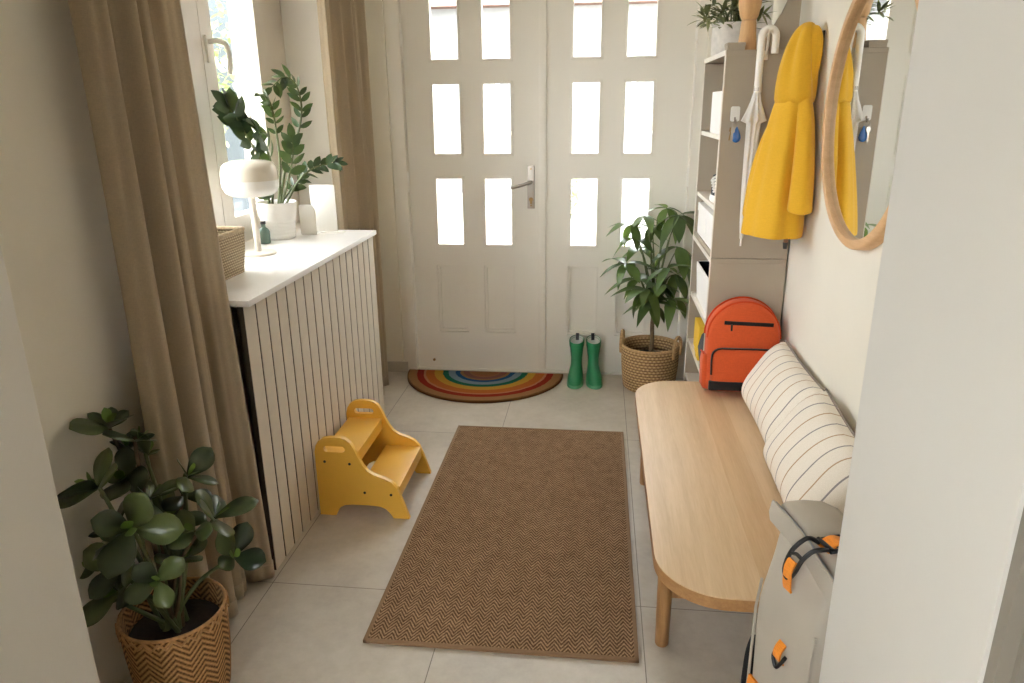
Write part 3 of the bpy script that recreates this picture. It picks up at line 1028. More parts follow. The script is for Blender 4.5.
def boot(cx, cy, label, turn=0.0):
    t = thing('rain_boot', label, 'boot', (cx, cy, 0), 'green rain boots by the door')
    sl = [(0.012, -0.047, 0.090, 0.041), (0.03, -0.047, 0.090, 0.043), (0.05, -0.042, 0.083, 0.042), (0.068, -0.03, 0.068, 0.038), (0.085, -0.015, 0.053, 0.034), (0.105, -0.004, 0.042, 0.031), (0.14, 0.002, 0.040, 0.031), (0.18, 0.004, 0.041, 0.036), (0.215, 0.005, 0.043, 0.039), (0.238, 0.005, 0.044, 0.040)]

    def ring(z, yc, ry, rx, tilt=0.0, k=28):
        out = []
        for j in range(k):
            a = 2 * pi * j / k
            sx = rx * (1.0 + 0.12 * max(0, -sin(a)) if z < 0.06 else 1.0)
            p = V((sx * cos(a), yc + ry * sin(a), z))
            p.z += tilt * (p.y - yc)
            out.append(Matrix.Rotation(turn, 3, 'Z') @ p + V((cx, cy, 0)))
        return out
    rings = [ring(z, yc, ry, rx, 0.28 * max(0, (z - 0.15) / 0.09)) for z, yc, ry, rx in sl]
    rings.append(ring(0.236, 0.005, 0.039, 0.035, 0.28))
    rings.append(ring(0.15, 0.003, 0.035, 0.028, 0))
    MB().loft(rings).build('shaft', M['boot'], t, angle=70)
    m = MB().loft([ring(0.0, -0.047, 0.092, 0.043), ring(0.0, -0.047, 0.094, 0.045), ring(0.014, -0.047, 0.094, 0.045), ring(0.018, -0.047, 0.089, 0.041)])
    m.build('sole', M['sole'], t, angle=50)
    MB().loft([ring(0.244, 0.005, 0.0405, 0.0365, 0.28), ring(0.225, 0.005, 0.037, 0.0335, 0.25), ring(0.155, 0.003, 0.033, 0.027, 0)], cap=False).build('lining', M['lining'], t)
    MB().loft([ring(0.205, 0.005, 0.0445, 0.0395, 0.18), ring(0.212, 0.005, 0.046, 0.041, 0.2), ring(0.24, 0.005, 0.0465, 0.0425, 0.28), ring(0.244, 0.005, 0.045, 0.041, 0.28)], cap=False).build('cuff', M['boot'], t)
    b = Matrix.Rotation(turn, 3, 'Z') @ V((0, 0.05, 0))
    MB().ribbon(spline([V((cx, cy, 0.225)) + b, V((cx, cy, 0.262)) + b * 0.95, V((cx, cy, 0.268)) + b * 0.86, V((cx, cy, 0.262)) + b * 0.78, V((cx, cy, 0.23)) + b * 0.72], 4), Matrix.Rotation(turn, 3, 'Z') @ V((1, 0, 0)), 0.009, 0.002).build('pull_tab', M['black'], t)
    return t


boot(0.336, 0.76, 'green rubber boot nearer the rainbow mat', -0.06)
boot(0.430, 0.765, 'green rubber boot nearer the tall plant basket', 0.14)

# ------------------------------------------------------------------ money tree in seagrass basket
bx, by = 0.738, 0.70


def weave(nu, amp):
    return lambda a, i: amp * sin(nu * a + pi * (i % 2)) if i > 2 else 0


t = thing('woven_basket', 'round seagrass basket with two loop handles below the tall plant', 'basket', (bx, by, 0))
prof = [(0.0, 0.0), (0.10, 0.0), (0.132, 0.004)]
for i in range(30):
    z = 0.01 + i * 0.235 / 29
    prof.append((0.138 + 0.016 * sin(min(1, z / 0.2) * pi / 2), z))
inn = [(0.148, 0.247), (0.144, 0.235), (0.142, 0.18)]
MB().lathe(prof + inn, (bx, by, 0), 160, bump=weave(40, 0.0022)).build('body', M['seagrass'], t, angle=80)
MB().tube([(bx + 0.152 * cos(a), by + 0.152 * sin(a), 0.246) for a in [2 * pi * k / 48 for k in range(49)]], 0.008, 8).build('rim', M['rope'], t)
for sg, ang in ((-1, radians(170)), (1, radians(-28))):
    c = V((bx + 0.15 * cos(ang), by + 0.15 * sin(ang), 0.252))
    tn = V((-sin(ang), cos(ang), 0))
    ou = V((cos(ang), sin(ang), 0))
    pts = [c + tn * (0.05 * cos(a)) + V((0, 0, 0.066 * sin(a) - 0.006)) + ou * 0.004 for a in [radians(-40 + 260 * k / 24) for k in range(25)]]
    MB().tube(pts, 0.009, 10).build('handle', M['rope'], t)
t = thing('money_tree', 'tall leafy green plant growing in the seagrass basket', 'plant', (bx, by, 0.012))
MB().lathe([(0, 0.012), (0.10, 0.012), (0.125, 0.17), (0.12, 0.172), (0.0, 0.165)], (bx, by, 0), 40).build('nursery_pot', M['black'], t)
MB().lathe([(0.0, 0.182), (0.06, 0.183), (0.122, 0.174)], (bx, by, 0), 32).build('soil', M['soil'], t)
MB().tube(spline([(bx, by, 0.17), (bx + 0.008, by, 0.26), (bx + 0.004, by - 0.01, 0.36), (bx + 0.01, by, 0.44)], 6), [0.014, 0.0138, 0.0135, 0.013, 0.0125, 0.012] + [0.0115] * 13, 10).build('trunk', M['stem_b'], t)
clusters = [((0.615, 0.70, 0.90), 6, 0.15), ((0.66, 0.78, 0.76), 6, 0.15), ((0.845, 0.66, 0.955), 7, 0.19), ((0.585, 0.66, 0.70), 6, 0.16), ((0.69, 0.58, 0.585), 8, 0.18), ((0.775, 0.62, 0.60), 7, 0.17),
            ((0.86, 0.72, 0.78), 7, 0.18), ((0.80, 0.57, 0.70), 6, 0.16), ((0.83, 0.63, 0.52), 6, 0.16), ((0.72, 0.74, 0.88), 6, 0.15), ((0.86, 0.78, 0.62), 6, 0.16), ((0.66, 0.64, 0.62), 6, 0.15), ((0.79, 0.73, 0.98), 6, 0.15), ((0.63, 0.72, 0.82), 6, 0.15), ((0.72, 0.60, 0.50), 6, 0.15), ((0.68, 0.66, 0.95), 5, 0.13)]
fol = MB()
r = random.Random(21)
for (c, nl, L) in clusters:
    c = V(c)
    b = V((bx + 0.01, by, 0.40 + 0.12 * r.random()))
    mid = b.lerp(c, 0.55) + V((0, 0, 0.06))
    MB().tube(spline([b, mid, c], 6), [0.0055] * 7 + [0.003] * 6, 8).build('stem', M['stem_g'], t)
    out = V((c.x - bx, c.y - by, 0))
    for k in range(nl):
        a = 2 * pi * k / nl + r.uniform(-.25, .25)
        d = V((cos(a), sin(a), r.uniform(-0.7, 0.45))) + out * 1.3
        LL = L * r.uniform(0.75, 1.1)
        tip = c + d.normalized() * LL
        if tip.y > 0.845 or (tip.x > 0.86 and tip.y < 0.52):
            LL *= 0.45
        fol.leaf(c, d, (0, 0, 1), LL, LL * 0.42, r.uniform(0.25, 0.8), 0.2, 'oval' if k % 2 else 'lance', 7)
fol.build('foliage', M['pachira'], t, recalc=False, angle=80)

# ------------------------------------------------------------------ shelving units
HX0, HX1, HY0, HY1 = 0.897, 1.194, -0.155, 0.44
ZM, ZT = 0.895, 1.682
T = 0.018


def unit(name, label, z0, z1, shelves, top):
    t = thing(name, label, 'shelf unit', ((HX0 + HX1) / 2, (HY0 + HY1) / 2, z0))
    for (a, b) in ((HY0, HY0 + T), (HY1 - T, HY1)):
        MB().box(HX0, HX1, a, b, z0, z1 - (T if top else 0), 0.0012, 1).build('side_panel', M['taupe'], t, angle=30)
    MB().box(HX0 - 0.002, HX1, HY0, HY1, z1 - T, z1, 0.0012, 1).build('top_panel', M['taupe'], t, angle=30)
    MB().box(HX0 + 0.002, HX1, HY0 + T, HY1 - T, z0 + 0.0, z0 + T, 0.001, 1).build('bottom_panel', M['taupe'], t, angle=30)
    MB().box(HX1 - 0.006, HX1, HY0 + T, HY1 - T, z0 + T, z1 - T).build('back_panel', M['taupe_in'], t)
    e = MB()
    for (a, b) in ((HY0, HY0 + T), (HY1 - T, HY1)):
        e.box(HX0 - 0.003, HX0 + 0.0, a, b, z0, z1, 0.0005, 1)
    e.box(HX0 - 0.0045, HX0 - 0.002, HY0, HY1, z1 - T, z1, 0.0005, 1)
    e.build('edge_band', M['edge'], t, angle=30)
    for z in shelves:
        MB().box(HX0 + 0.002, HX1 - 0.006, HY0 + T, HY1 - T, z - T, z, 0.0012, 1).build('shelf', M['edge'], t, angle=30)
    return t


unit('shelf_unit', 'lower taupe open shelf unit behind the orange backpack', 0, ZM, (0.19, 0.375, 0.615), True)
unit('shelf_unit', 'upper taupe open shelf unit stacked on the lower one, with umbrella hung on its side', ZM + 0.002, ZT, (1.10, 1.375), True)
S1, S2, S3, S4 = ZM + 0.002 + T, 1.10, 1.375, ZT

# contents of the shelves


def lidded_box(x0, x1, y0, y1, z0, h, label, lid=True):
    t = thing('storage_box', label, 'box', ((x0 + x1) / 2, (y0 + y1) / 2, z0), 'white boxes on the shelves')
    MB().box(x0, x1, y0, y1, z0, z0 + h, 0.004).build('body', M['boxwhite'], t, angle=30)
    if lid:
        MB().box(x0 - 0.003, x1 + 0.003, y0 - 0.003, y1 + 0.003, z0 + h - 0.035, z0 + h + 0.003, 0.003).build('lid', M['boxwhite'], t, angle=30)
    return t


lidded_box(0.905, 1.12, -0.12, 0.20, S3, 0.165, 'tall white box on the topmost inside shelf', False)
lidded_box(0.903, 1.12, -0.128, 0.115, S1, 0.14, 'white box in the middle compartment, nearer the yellow coat')
lidded_box(0.903, 1.12, 0.128, 0.37, S1, 0.14, 'white box in the middle compartment, farther from the yellow coat')
# sneaker
t = thing('sneaker', 'black and white sneaker on the second highest inside shelf', 'shoe', (0.96, -0.02, S2))


def shring(f, z, s=1.0):
    return [V((0.948 + 0.042 * s * sin(2 * pi * k / 20), 0.05 + 0.098 * s * cos(2 * pi * k / 20), S2 + z)) for k in range(20)]


MB().loft([shring(0, 0, 0.97), shring(0, 0.004, 1.03), shring(0, 0.024, 1.03), shring(0, 0.028, 0.98)]).build('sole', M['boxwhite'], t, angle=50)
rings = []
for z, y0, y1, hw in ((0.026, -0.123, 0.062, 0.040), (0.048, -0.118, 0.062, 0.038), (0.066, -0.085, 0.062, 0.035), (0.084, -0.045, 0.062, 0.031), (0.103, -0.015, 0.058, 0.029), (0.106, -0.006, 0.052, 0.023), (0.07, -0.004, 0.05, 0.02)):
    rings.append([V((0.948 + hw * sin(2 * pi * k / 20), 0.08 + (y0 + y1) / 2 + (y1 - y0) / 2 * cos(2 * pi * k / 20), S2 + z)) for k in range(20)])
MB().loft(rings).build('upper', M['darkcloth'], t, angle=70)
m = MB()
for k in range(5):
    y = -0.005 + 0.019 * k
    z = S2 + 0.06 + 0.0095 * k
    m.tube(spline([(0.908, y, z - 0.018), (0.918, y, z - 0.002), (0.948, y + 0.004, z + 0.008), (0.978, y, z - 0.006)], 4), 0.0042, 6)
m.build('laces', M['boxwhite'], t)
# open white bin with dark lining
t = thing('storage_bin', 'open white bin with dark lining on the lower unit shelf', 'bin', (0.99, 0.1, 0.615))


def binring(g, z):
    return [V((x, y, 0.615 + z)) for x, y in rrect(0.907 - g, 1.12 + g, -0.12 - g, 0.36 + g, 0.02, 4)]


MB().loft([binring(-0.008, 0), binring(0, 0.165), binring(-0.004, 0.168), binring(-0.008, 0.165)], cap=False).add(binring(-0.008, 0.001), [list(range(20))]).build('body', M['boxwhite'], t, angle=50)
MB().loft([binring(-0.0085, 0.166), binring(-0.014, 0.02)], cap=False).add(binring(-0.014, 0.02), [list(range(20))]).build('lining', M['darkcloth'], t)
# yellow folders and dark bag
for k in range(3):
    y0 = 0.075 + 0.088 * k
    o = MB().box(0.903 + 0.006 * k, 1.12, y0, y0 + 0.078, 0.375, 0.535 - 0.012 * k, 0.004).build('binder', M['yellowfile'], angle=30)
    tag(o, ['yellow binder standing on the lower shelf, nearest the dark bag', 'yellow binder standing between two other yellow binders', 'yellow binder standing on the lower shelf, farthest from the dark bag'][k], 'binder', 'yellow binders on the lower shelf')
t = thing('cloth_bag', 'dark cloth bag slouching in the lower shelf beside yellow binders', 'bag', (0.97, -0.02, 0.375))
rings = []
for z, g in ((0.0, -0.006), (0.01, 0.004), (0.08, 0.008), (0.14, 0.0), (0.175, -0.02), (0.18, -0.04)):
    rings.append([V((x + 0.004 * sin(30 * y + 40 * z), y + 0.004 * sin(40 * x + 30 * z), 0.375 + z)) for x, y in rrect(0.907 - g, 1.08 + g, -0.122 - g, 0.055 + g, 0.03, 5)])
MB().loft(rings).build('body', M['darkcloth'], t, angle=70)
MB().tube(spline([(0.93, -0.05, 0.54), (0.925, -0.045, 0.575), (0.93, 0.0, 0.585), (0.93, 0.02, 0.54)], 5), 0.006, 8).build('handle', M['blackcloth'], t)

# on top of the shelves
cx, cy = 0.968, 0.20
t = thing('potted_plant', 'spiky grey green plant in a pale concrete pot on top of shelves', 'plant', (cx, cy, S4))
MB().lathe([(0, 0), (0.076, 0), (0.08, 0.005), (0.083, 0.12), (0.08, 0.124), (0.074, 0.12), (0.072, 0.10), (0, 0.098)], (cx, cy, S4), 48).build('pot', M['concrete'], t, angle=50)
MB().lathe([(0, 0.103), (0.073, 0.101)], (cx, cy, S4), 24).build('soil', M['soil'], t)
fol = MB()
stm = MB()
r = random.Random(9)
for k in range(20):
    a = 2 * pi * k / 20 + r.uniform(-.2, .2)
    rr = r.uniform(0.03, 0.14)
    e = V((cx + rr * cos(a), cy + rr * sin(a), S4 + 0.12 + r.uniform(-0.02, 0.11)))
    stm.tube(spline([(cx + 0.02 * cos(a), cy + 0.02 * sin(a), S4 + 0.10), (cx + rr * .6 * cos(a), cy + rr * .6 * sin(a), e.z + 0.0), e], 4), 0.003, 6)
    for j in range(11):
        d = V((cos(a) * 0.5 + r.uniform(-1, 1), sin(a) * 0.5 + r.uniform(-1, 1), r.uniform(-0.5, 0.9)))
        fol.leaf(e + V((r.uniform(-.015, .015), r.uniform(-.015, .015), r.uniform(-.015, .015))), d, (0, 0, 1), r.uniform(0.05, 0.075), 0.019, 0.15, 0.2, 'lance', 4)
stm.build('stem', M['stem_g'], t)
fol.build('foliage', M['succ'], t, recalc=False, angle=80)
t = thing('wooden_figurine', 'turned light wood ornament on top of shelves beside concrete pot', 'ornament', (0.985, -0.06, S4))
MB().lathe([(0, 0), (0.036, 0), (0.036, 0.006), (0.031, 0.06), (0.027, 0.108), (0.0, 0.108)], (0.985, -0.06, S4), 32).build('foot', M['turned'], t, angle=50)
MB().lathe([(0, 0.11), (0.026, 0.11), (0.034, 0.125), (0.042, 0.165), (0.044, 0.20), (0.040, 0.245), (0.03, 0.28), (0.02, 0.295), (0, 0.298)], (0.985, -0.06, S4), 32).build('body', M['turned'], t, angle=50)
t = thing('small_box', 'small beige box lying on the corner of the shelf top', 'box', (0.935, -0.1, S4))
MB().box(0.90, 0.965, -0.145, -0.075, S4, S4 + 0.02, 0.004).build('body', M['taupe'], t)
MB().box(0.8985, 0.9665, -0.1465, -0.0735, S4 + 0.015, S4 + 0.027, 0.004).build('lid', M['taupe'], t)
t = thing('picture_frame', 'white picture frame leaning at the back of the shelf top', 'picture frame', (1.10, 0.34, S4))
fr = MB().prism([(1.02, S4), (1.165, S4), (1.165, S4 + 0.32), (1.02, S4 + 0.32)], [[(1.038, S4 + 0.018), (1.147, S4 + 0.018), (1.147, S4 + 0.302), (1.038, S4 + 0.302)]], 'y', 0.405, 0.42, 0.002)
fr.build('frame', M['ceramic'], t, angle=30)
MB().box(1.036, 1.149, 0.411, 0.415, S4 + 0.016, S4 + 0.304).build('print', M['boxwhite'], t)
t = thing('curved_board', 'taupe board with a curved edge on the shelf top against the cream wall', 'board', (1.13, 0.0, S4))
cur = [(1.178, S4), (1.178, S4 + 0.34), (1.165, S4 + 0.30), (1.145, S4 + 0.22), (1.11, S4 + 0.135), (1.07, S4 + 0.07), (1.05, S4 + 0.02), (1.05, S4)]
MB().prism(cur, [], 'y', -0.03, -0.014, 0.002).build('panel', M['taupe'], t, angle=40)
MB().box(1.06, 1.178, -0.014, 0.05, S4, S4 + 0.006, 0.001).build('foot', M['taupe'], t)

# key hook and keys, on the side of the upper unit
yk = HY0 - 0.001
t = thing('key_hook', 'small white adhesive hook on the taupe shelf side', 'hook', (0.944, yk, 1.45))
MB().prism(rrect(0.928, 0.962, 1.427, 1.482, 0.007, 4), [], 'y', yk - 0.006, yk, 0.0015).build('plate', M['whitemetal'], t, angle=40)
MB().tube(spline([(0.945, yk - 0.005, 1.442), (0.945, yk - 0.014, 1.425), (0.945, yk - 0.022, 1.424), (0.945, yk - 0.026, 1.434)], 5), 0.0035, 8).build('prong', M['metal'], t)
t = thing('keys', 'bunch of keys with a blue drop tag on the white hook', 'keys', (0.945, yk - 0.018, 1.42))
MB().tube([(0.945 + 0.012 * cos(a), yk - 0.0185, 1.4155 + 0.012 * sin(a)) for a in [2 * pi * k / 24 for k in range(25)]], 0.0013, 6).build('ring', M['metal'], t)
rings = [[V((0.953 + rx * cos(2 * pi * k / 20), yk - 0.018 + ry * sin(2 * pi * k / 20), z)) for k in range(20)] for rx, ry, z in ((0.002, 0.002, 1.408), (0.008, 0.004, 1.395), (0.0145, 0.006, 1.378), (0.0165, 0.007, 1.366), (0.013, 0.006, 1.355), (0.004, 0.003, 1.35))]
MB().loft(rings).build('tag', M['blue'], t)
m = MB()
m.prism([(0.934, 1.35), (0.939, 1.35), (0.939, 1.385), (0.945, 1.388), (0.945, 1.405), (0.931, 1.405), (0.931, 1.388), (0.934, 1.385)], [], 'y', yk - 0.024, yk - 0.022)
m.build('key', M['metal'], t)
MB().prism([(0.926, 1.358), (0.930, 1.357), (0.934, 1.388), (0.940, 1.39), (0.942, 1.404), (0.928, 1.406), (0.926, 1.392), (0.930, 1.388)], [], 'y', yk - 0.012, yk - 0.010).build('key', M['brass'], t)

# umbrella hung on a hook on the shelf side
ux, uy = 1.012, HY0 - 0.04
t = thing('umbrella', 'folded clear white umbrella with crook handle hung on the shelf side', 'umbrella', (ux, uy, 0.97))
ctr = V((ux + 0.025, uy, 1.722))
crook = [V((ux + 0.001, uy, 1.53)), V((ux, uy, 1.62))] + [ctr + V((0.025 * cos(a), 0, 0.028 * sin(a))) for a in [radians(180 - 180 * k / 12) for k in range(13)]] + [V((ux + 0.05, uy, 1.665))]
MB().tube(crook, 0.0135, 12).build('handle', M['umbhandle'], t)
MB().tube([(ux, uy, 1.56), (ux - 0.012, uy, 0.955)], [0.006, 0.004], 10).build('shaft', M['whitemetal'], t)
rings = []
K = 48
for z, rr, am in ((1.53, 0.013, 0.0), (1.50, 0.018, 0.15), (1.455, 0.03, 0.3), (1.43, 0.036, 0.42), (1.42, 0.022, 0.3), (1.35, 0.021, 0.25), (1.2, 0.018, 0.22), (1.05, 0.012, 0.15), (0.985, 0.007, 0.0)):
    f = (1.56 - z) / 0.6 * -0.012
    rings.append([V((ux + f + rr * (1 + am * sin(8 * 2 * pi * k / K)) * cos(2 * pi * k / K), uy + rr * (1 + am * sin(8 * 2 * pi * k / K)) * sin(2 * pi * k / K) * 0.8, z)) for k in range(K)])
MB().loft(rings).build('canopy', M['umb'], t, angle=60)
MB().tube([(ux - 0.0, uy, 1.535), (ux, uy, 1.548)], 0.0135, 14).build('collar', M['metal'], t)
t = thing('wall_hook', 'cream hook on the shelf side holding the umbrella crook', 'hook', (ux + 0.025, HY0, 1.73))
MB().tube(spline([(ux + 0.025, HY0, 1.668), (ux + 0.025, HY0 - 0.02, 1.668), (ux + 0.025, uy, 1.732), (ux + 0.025, uy - 0.022, 1.745)], 5), 0.0045, 8).build('prong', M['umbhandle'], t)
MB().box(ux + 0.015, ux + 0.035, HY0 - 0.004, HY0, 1.645, 1.678, 0.0015).build('plate', M['umbhandle'], t)
# brown cane between coat and shelf
t = thing('walking_cane', 'brown wooden cane with dark tip hanging behind the yellow coat', 'cane', (1.172, -0.188, 0.945))
MB().tube([(1.172, -0.188, 0.965), (1.172, -0.188, 1.54)] + [V((1.172, -0.218, 1.54)) + V((0, 0.03 * cos(a), 0.03 * sin(a))) for a in [radians(180 * k / 8) for k in range(1, 9)]], 0.0085, 10).build('stick', M['canewood'], t)
MB().tube([(1.172, -0.188, 0.945), (1.172, -0.188, 0.97)], [0.008, 0.0105], 10).build('tip', M['black'], t)
t = thing('wall_peg', 'small peg on the wall behind the yellow coat', 'peg', (XR, -0.218, 1.56))
MB().tube([(XR, -0.218, 1.556), (1.155, -0.218, 1.558)], 0.006, 8).tube([(XR, -0.218, 1.556), (XR - 0.006, -0.218, 1.556)], 0.014, 12).build('pin', M['metal'], t)

# ------------------------------------------------------------------ yellow raincoat
t = thing('raincoat', 'yellow hooded raincoat hanging on the wall beside the mirror', 'coat', (1.09, -0.325, 1.02))


def coat_ring(z, cx, cy, hx, hy, rot=0.0, fold=0.0, nf=5, ph=0.0, k=72, drop=None):
    out = []
    for j in range(k):
        a = 2 * pi * j / k
        f = 1 + fold * sin(nf * a + ph) + fold * 0.5 * sin((nf + 4) * a + 2.1 * ph + 1)
        x, y = hx * f * cos(a), hy * f * sin(a)
        xr, yr = x * cos(rot) - y * sin(rot), x * sin(rot) + y * cos(rot)
        p = V((min(cx + xr, 1.192), cy + yr, z + (drop(a) if drop else 0)))
        out.append(p)
    return out


R0 = radians(16)
body = [(1.022, 1.083, -0.325, 0.096, 0.122, 0.07, 0.0), (1.03, 1.083, -0.325, 0.098, 0.124, 0.07, 0.0), (1.12, 1.088, -0.325, 0.092, 0.118, 0.075, 0.15), (1.24, 1.097, -0.322, 0.083, 0.108, 0.08, 0.35), (1.36, 1.107, -0.32, 0.073, 0.096, 0.075, 0.5),
        (1.45, 1.115, -0.318, 0.065, 0.085, 0.03, 1.0), (1.505, 1.119, -0.315, 0.058, 0.074, 0.02, 1.1), (1.53, 1.119, -0.315, 0.045, 0.06, 0.0, 1.1)]
rings = [coat_ring(z, cx, cy, hx, hy, R0, f, 5, ph) for z, cx, cy, hx, hy, f, ph in body]
inner = [coat_ring(1.03, 1.083, -0.325, 0.09, 0.116, R0, 0.045, 5, 0), coat_ring(1.3, 1.10, -0.322, 0.06, 0.08, R0, 0.03, 5, 0.5)]
MB().loft(inner[::-1] + rings).build('body', M['coat'], t, angle=80, subsurf=1)
hood = [(1.485, 1.119, -0.317, 0.060, 0.078, 0.03, 0.3), (1.50, 1.119, -0.317, 0.064, 0.082, 0.03, 0.3), (1.56, 1.121, -0.315, 0.062, 0.078, 0.09, 0.8), (1.62, 1.124, -0.31, 0.055, 0.07, 0.13, 1.1), (1.68, 1.13, -0.305, 0.046, 0.058, 0.14, 1.4), (1.72, 1.136, -0.30, 0.037, 0.047, 0.12, 1.6), (1.748, 1.142, -0.298, 0.026, 0.034, 0.06, 1.6), (1.76, 1.146, -0.298, 0.009, 0.012, 0.0, 1.6)]
MB().loft([coat_ring(z, cx, cy, hx, hy, R0, f, 4, ph + 1.9) for z, cx, cy, hx, hy, f, ph in hood]).build('hood', M['coat'], t, angle=80, subsurf=1)


def sleeve(path, radii, seed):
    P = spline(path, 6)
    rings = []
    r = random.Random(seed)
    p0 = r.uniform(0, 6)
    n = len(P)
    for i, p in enumerate(P):
        f = i / (n - 1)
        hx = radii[0][0] + (radii[1][0] - radii[0][0]) * f
        hy = radii[0][1] + (radii[1][1] - radii[0][1]) * f
        rings.append([V((min(p.x + hx * (1 + 0.07 * sin(3 * a + p0 + 4 * f)) * cos(a), 1.192), p.y + hy * (1 + 0.06 * sin(4 * a + p0 + 3 * f)) * sin(a), p.z + 0.012 * sin(a))) for a in [2 * pi * k / 32 for k in range(32)]])
    last = rings[-1]
    c = sum(last, V()) / len(last)
    rings += [[c + (q - c) * 0.9 for q in last], [c + (q - c) * 0.82 + V((0, 0, 0.06)) for q in last]]
    return MB().loft(rings)


sleeve([(1.133, -0.345, 1.55), (1.142, -0.385, 1.46), (1.146, -0.42, 1.30), (1.146, -0.432, 1.128)], ((0.024, 0.03), (0.042, 0.056)), 2).build('sleeve', M['coat'], t, angle=80, subsurf=1)
sleeve([(1.085, -0.29, 1.46), (1.05, -0.265, 1.36), (1.02, -0.262, 1.23), (1.005, -0.262, 1.085)], ((0.022, 0.024), (0.022, 0.032)), 5).build('sleeve', M['coat'], t, angle=80, subsurf=1)
lobe = [(1.56, 0.02, 0.03), (1.60, 0.034, 0.044), (1.65, 0.038, 0.052), (1.70, 0.034, 0.05), (1.735, 0.024, 0.036), (1.748, 0.008, 0.012)]
MB().loft([coat_ring(z, 1.162 - 0.05 * (1.75 - z), -0.335 + 0.15 * (z - 1.65), hx * 0.85, hy * 0.75, radians(20), 0.07, 3, z * 6) for z, hx, hy in lobe]).build('hood_fold', M['coat'], t, angle=80, subsurf=1)
t = thing('coat_hook', 'dark coat hook on the wall behind the yellow hood', 'hook', (XR, -0.30, 1.70))
MB().tube(spline([(XR, -0.30, 1.70), (1.175, -0.30, 1.698), (1.16, -0.30, 1.71), (1.158, -0.30, 1.728)], 4), 0.006, 8).build('prong', M['black'], t)
MB().box(XR - 0.006, XR, -0.314, -0.286, 1.67, 1.73, 0.002).build('plate', M['black'], t)

# ------------------------------------------------------------------ round mirror
mc = V((XR, -0.905, 1.468))
MR = 0.386
t = thing('mirror', 'round wood framed mirror on the cream wall', 'mirror', mc)
prof = [(MR - 0.030, 0.004), (MR - 0.031, 0.026), (MR - 0.027, 0.033), (MR - 0.007, 0.033), (MR, 0.027), (MR + 0.001, 0.0)]
m = MB()
n = 128
rings = [[mc + V((-d, r_ * cos(2 * pi * k / n), r_ * sin(2 * pi * k / n))) for k in range(n)] for r_, d in prof]
m.loft(rings + [rings[0]], cap=False)
m.build('frame', M['mirrorwood'], t, angle=50)
m = MB().add([mc + V((-0.016, (MR - 0.027) * cos(2 * pi * k / n), (MR - 0.027) * sin(2 * pi * k / n))) for k in range(n)], [list(range(n))])
m.loft([[mc + V((-d, (MR - 0.027) * cos(2 * pi * k / n), (MR - 0.027) * sin(2 * pi * k / n))) for k in range(n)] for d in (0.016, 0.004)], cap=False)
m.build('glass', M['mirror'], t, recalc=True)

# ------------------------------------------------------------------ bench
BZ = 0.37
t = thing('bench', 'low light oak bench with rounded ends along the cream wall', 'bench', (0.86, -0.9, 0))
outl = rrect(0.606, 1.13, -1.632, -0.178, 0.17, 14)
MB().prism(outl, [], 'z', BZ - 0.004, BZ, 0.0015).build('seat', M['oak'], t, angle=50)
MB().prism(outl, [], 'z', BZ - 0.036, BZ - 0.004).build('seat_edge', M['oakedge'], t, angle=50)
for x, y in ((0.652, -1.36), (0.655, -0.41), (1.075, -1.36), (1.075, -0.41)):
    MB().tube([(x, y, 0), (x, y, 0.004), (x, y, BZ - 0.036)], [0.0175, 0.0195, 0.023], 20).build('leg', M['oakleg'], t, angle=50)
for y in (-1.36, -0.41):
    MB().box(0.66, 1.067, y - 0.010, y + 0.010, 0.165, 0.195, 0.003).build('crossbar', M['oakleg'], t)
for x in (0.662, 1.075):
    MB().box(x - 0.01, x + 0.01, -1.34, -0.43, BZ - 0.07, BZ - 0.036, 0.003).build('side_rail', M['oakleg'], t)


# ------------------------------------------------------------------ pillows
def pillow(label, loc, rot, Lh, Hh, Th, seed):
    t = thing('pillow', label, 'pillow', loc, 'striped pillows on the bench')
    t.rotation_euler = rot
    r = random.Random(seed)
    nu, nv = 40, 24

    def fn(sgn):
        def f(u, v):
            a, b = 2 * u - 1, 2 * v - 1
            e = (max(0, 1 - abs(a) ** 7) ** 0.5) * (max(0, 1 - abs(b) ** 2.8) ** 0.55)
            px_ = a * Lh * (1 - 0.05 * (1 - abs(a)) * 0 - 0.035 * (1 - b * b) * abs(a) ** 3)
            py_ = b * Hh * (1 - 0.05 * (1 - a * a) * abs(b) ** 3)
            z = sgn * Th * e * (1 + 0.06 * sin(4 * a + seed) * sin(3 * b + seed))
            return V((px_, py_, z))
        return f
    m = MB().grid(fn(1), nu, nv).grid(fn(-1), nu, nv)
    off = V(loc)
    for p in m.v:
        p += off
    o = m.build('cover', M['stripe'], t, angle=180)
    g = fn(1)
    edge = [g(i / 30, 0) for i in range(31)] + [g(1, i / 16) for i in range(1, 17)] + [g(1 - i / 30, 1) for i in range(1, 31)] + [g(0, 1 - i / 16) for i in range(1, 17)]
    MB().tube([V((p.x, p.y, 0)) + off for p in edge], 0.0035, 6).build('piping', M['piping'], o)
    return t


# local X along the wall (world -y), local Y up the lean, local Z towards the room
def pillow_rot(lean, tw=0.0):
    zx = V((-cos(lean), 0, sin(lean)))       # outward normal
    yx = V((sin(lean), 0, cos(lean)))        # up the lean
    xx = V((0, -1, 0))
    mt = Matrix((xx, yx, zx)).transposed()
    return (Matrix.Rotation(tw, 3, 'X') @ mt).to_euler()


pillow('striped cushion beside the orange backpack', (1.103, -0.628, 0.494), pillow_rot(radians(30), 0.0), 0.282, 0.138, 0.07, 1)
pillow('striped cushion farther from the orange backpack, half behind the grey bag', (1.078, -1.196, 0.502), pillow_rot(radians(33), 0.06), 0.276, 0.146, 0.076, 2)

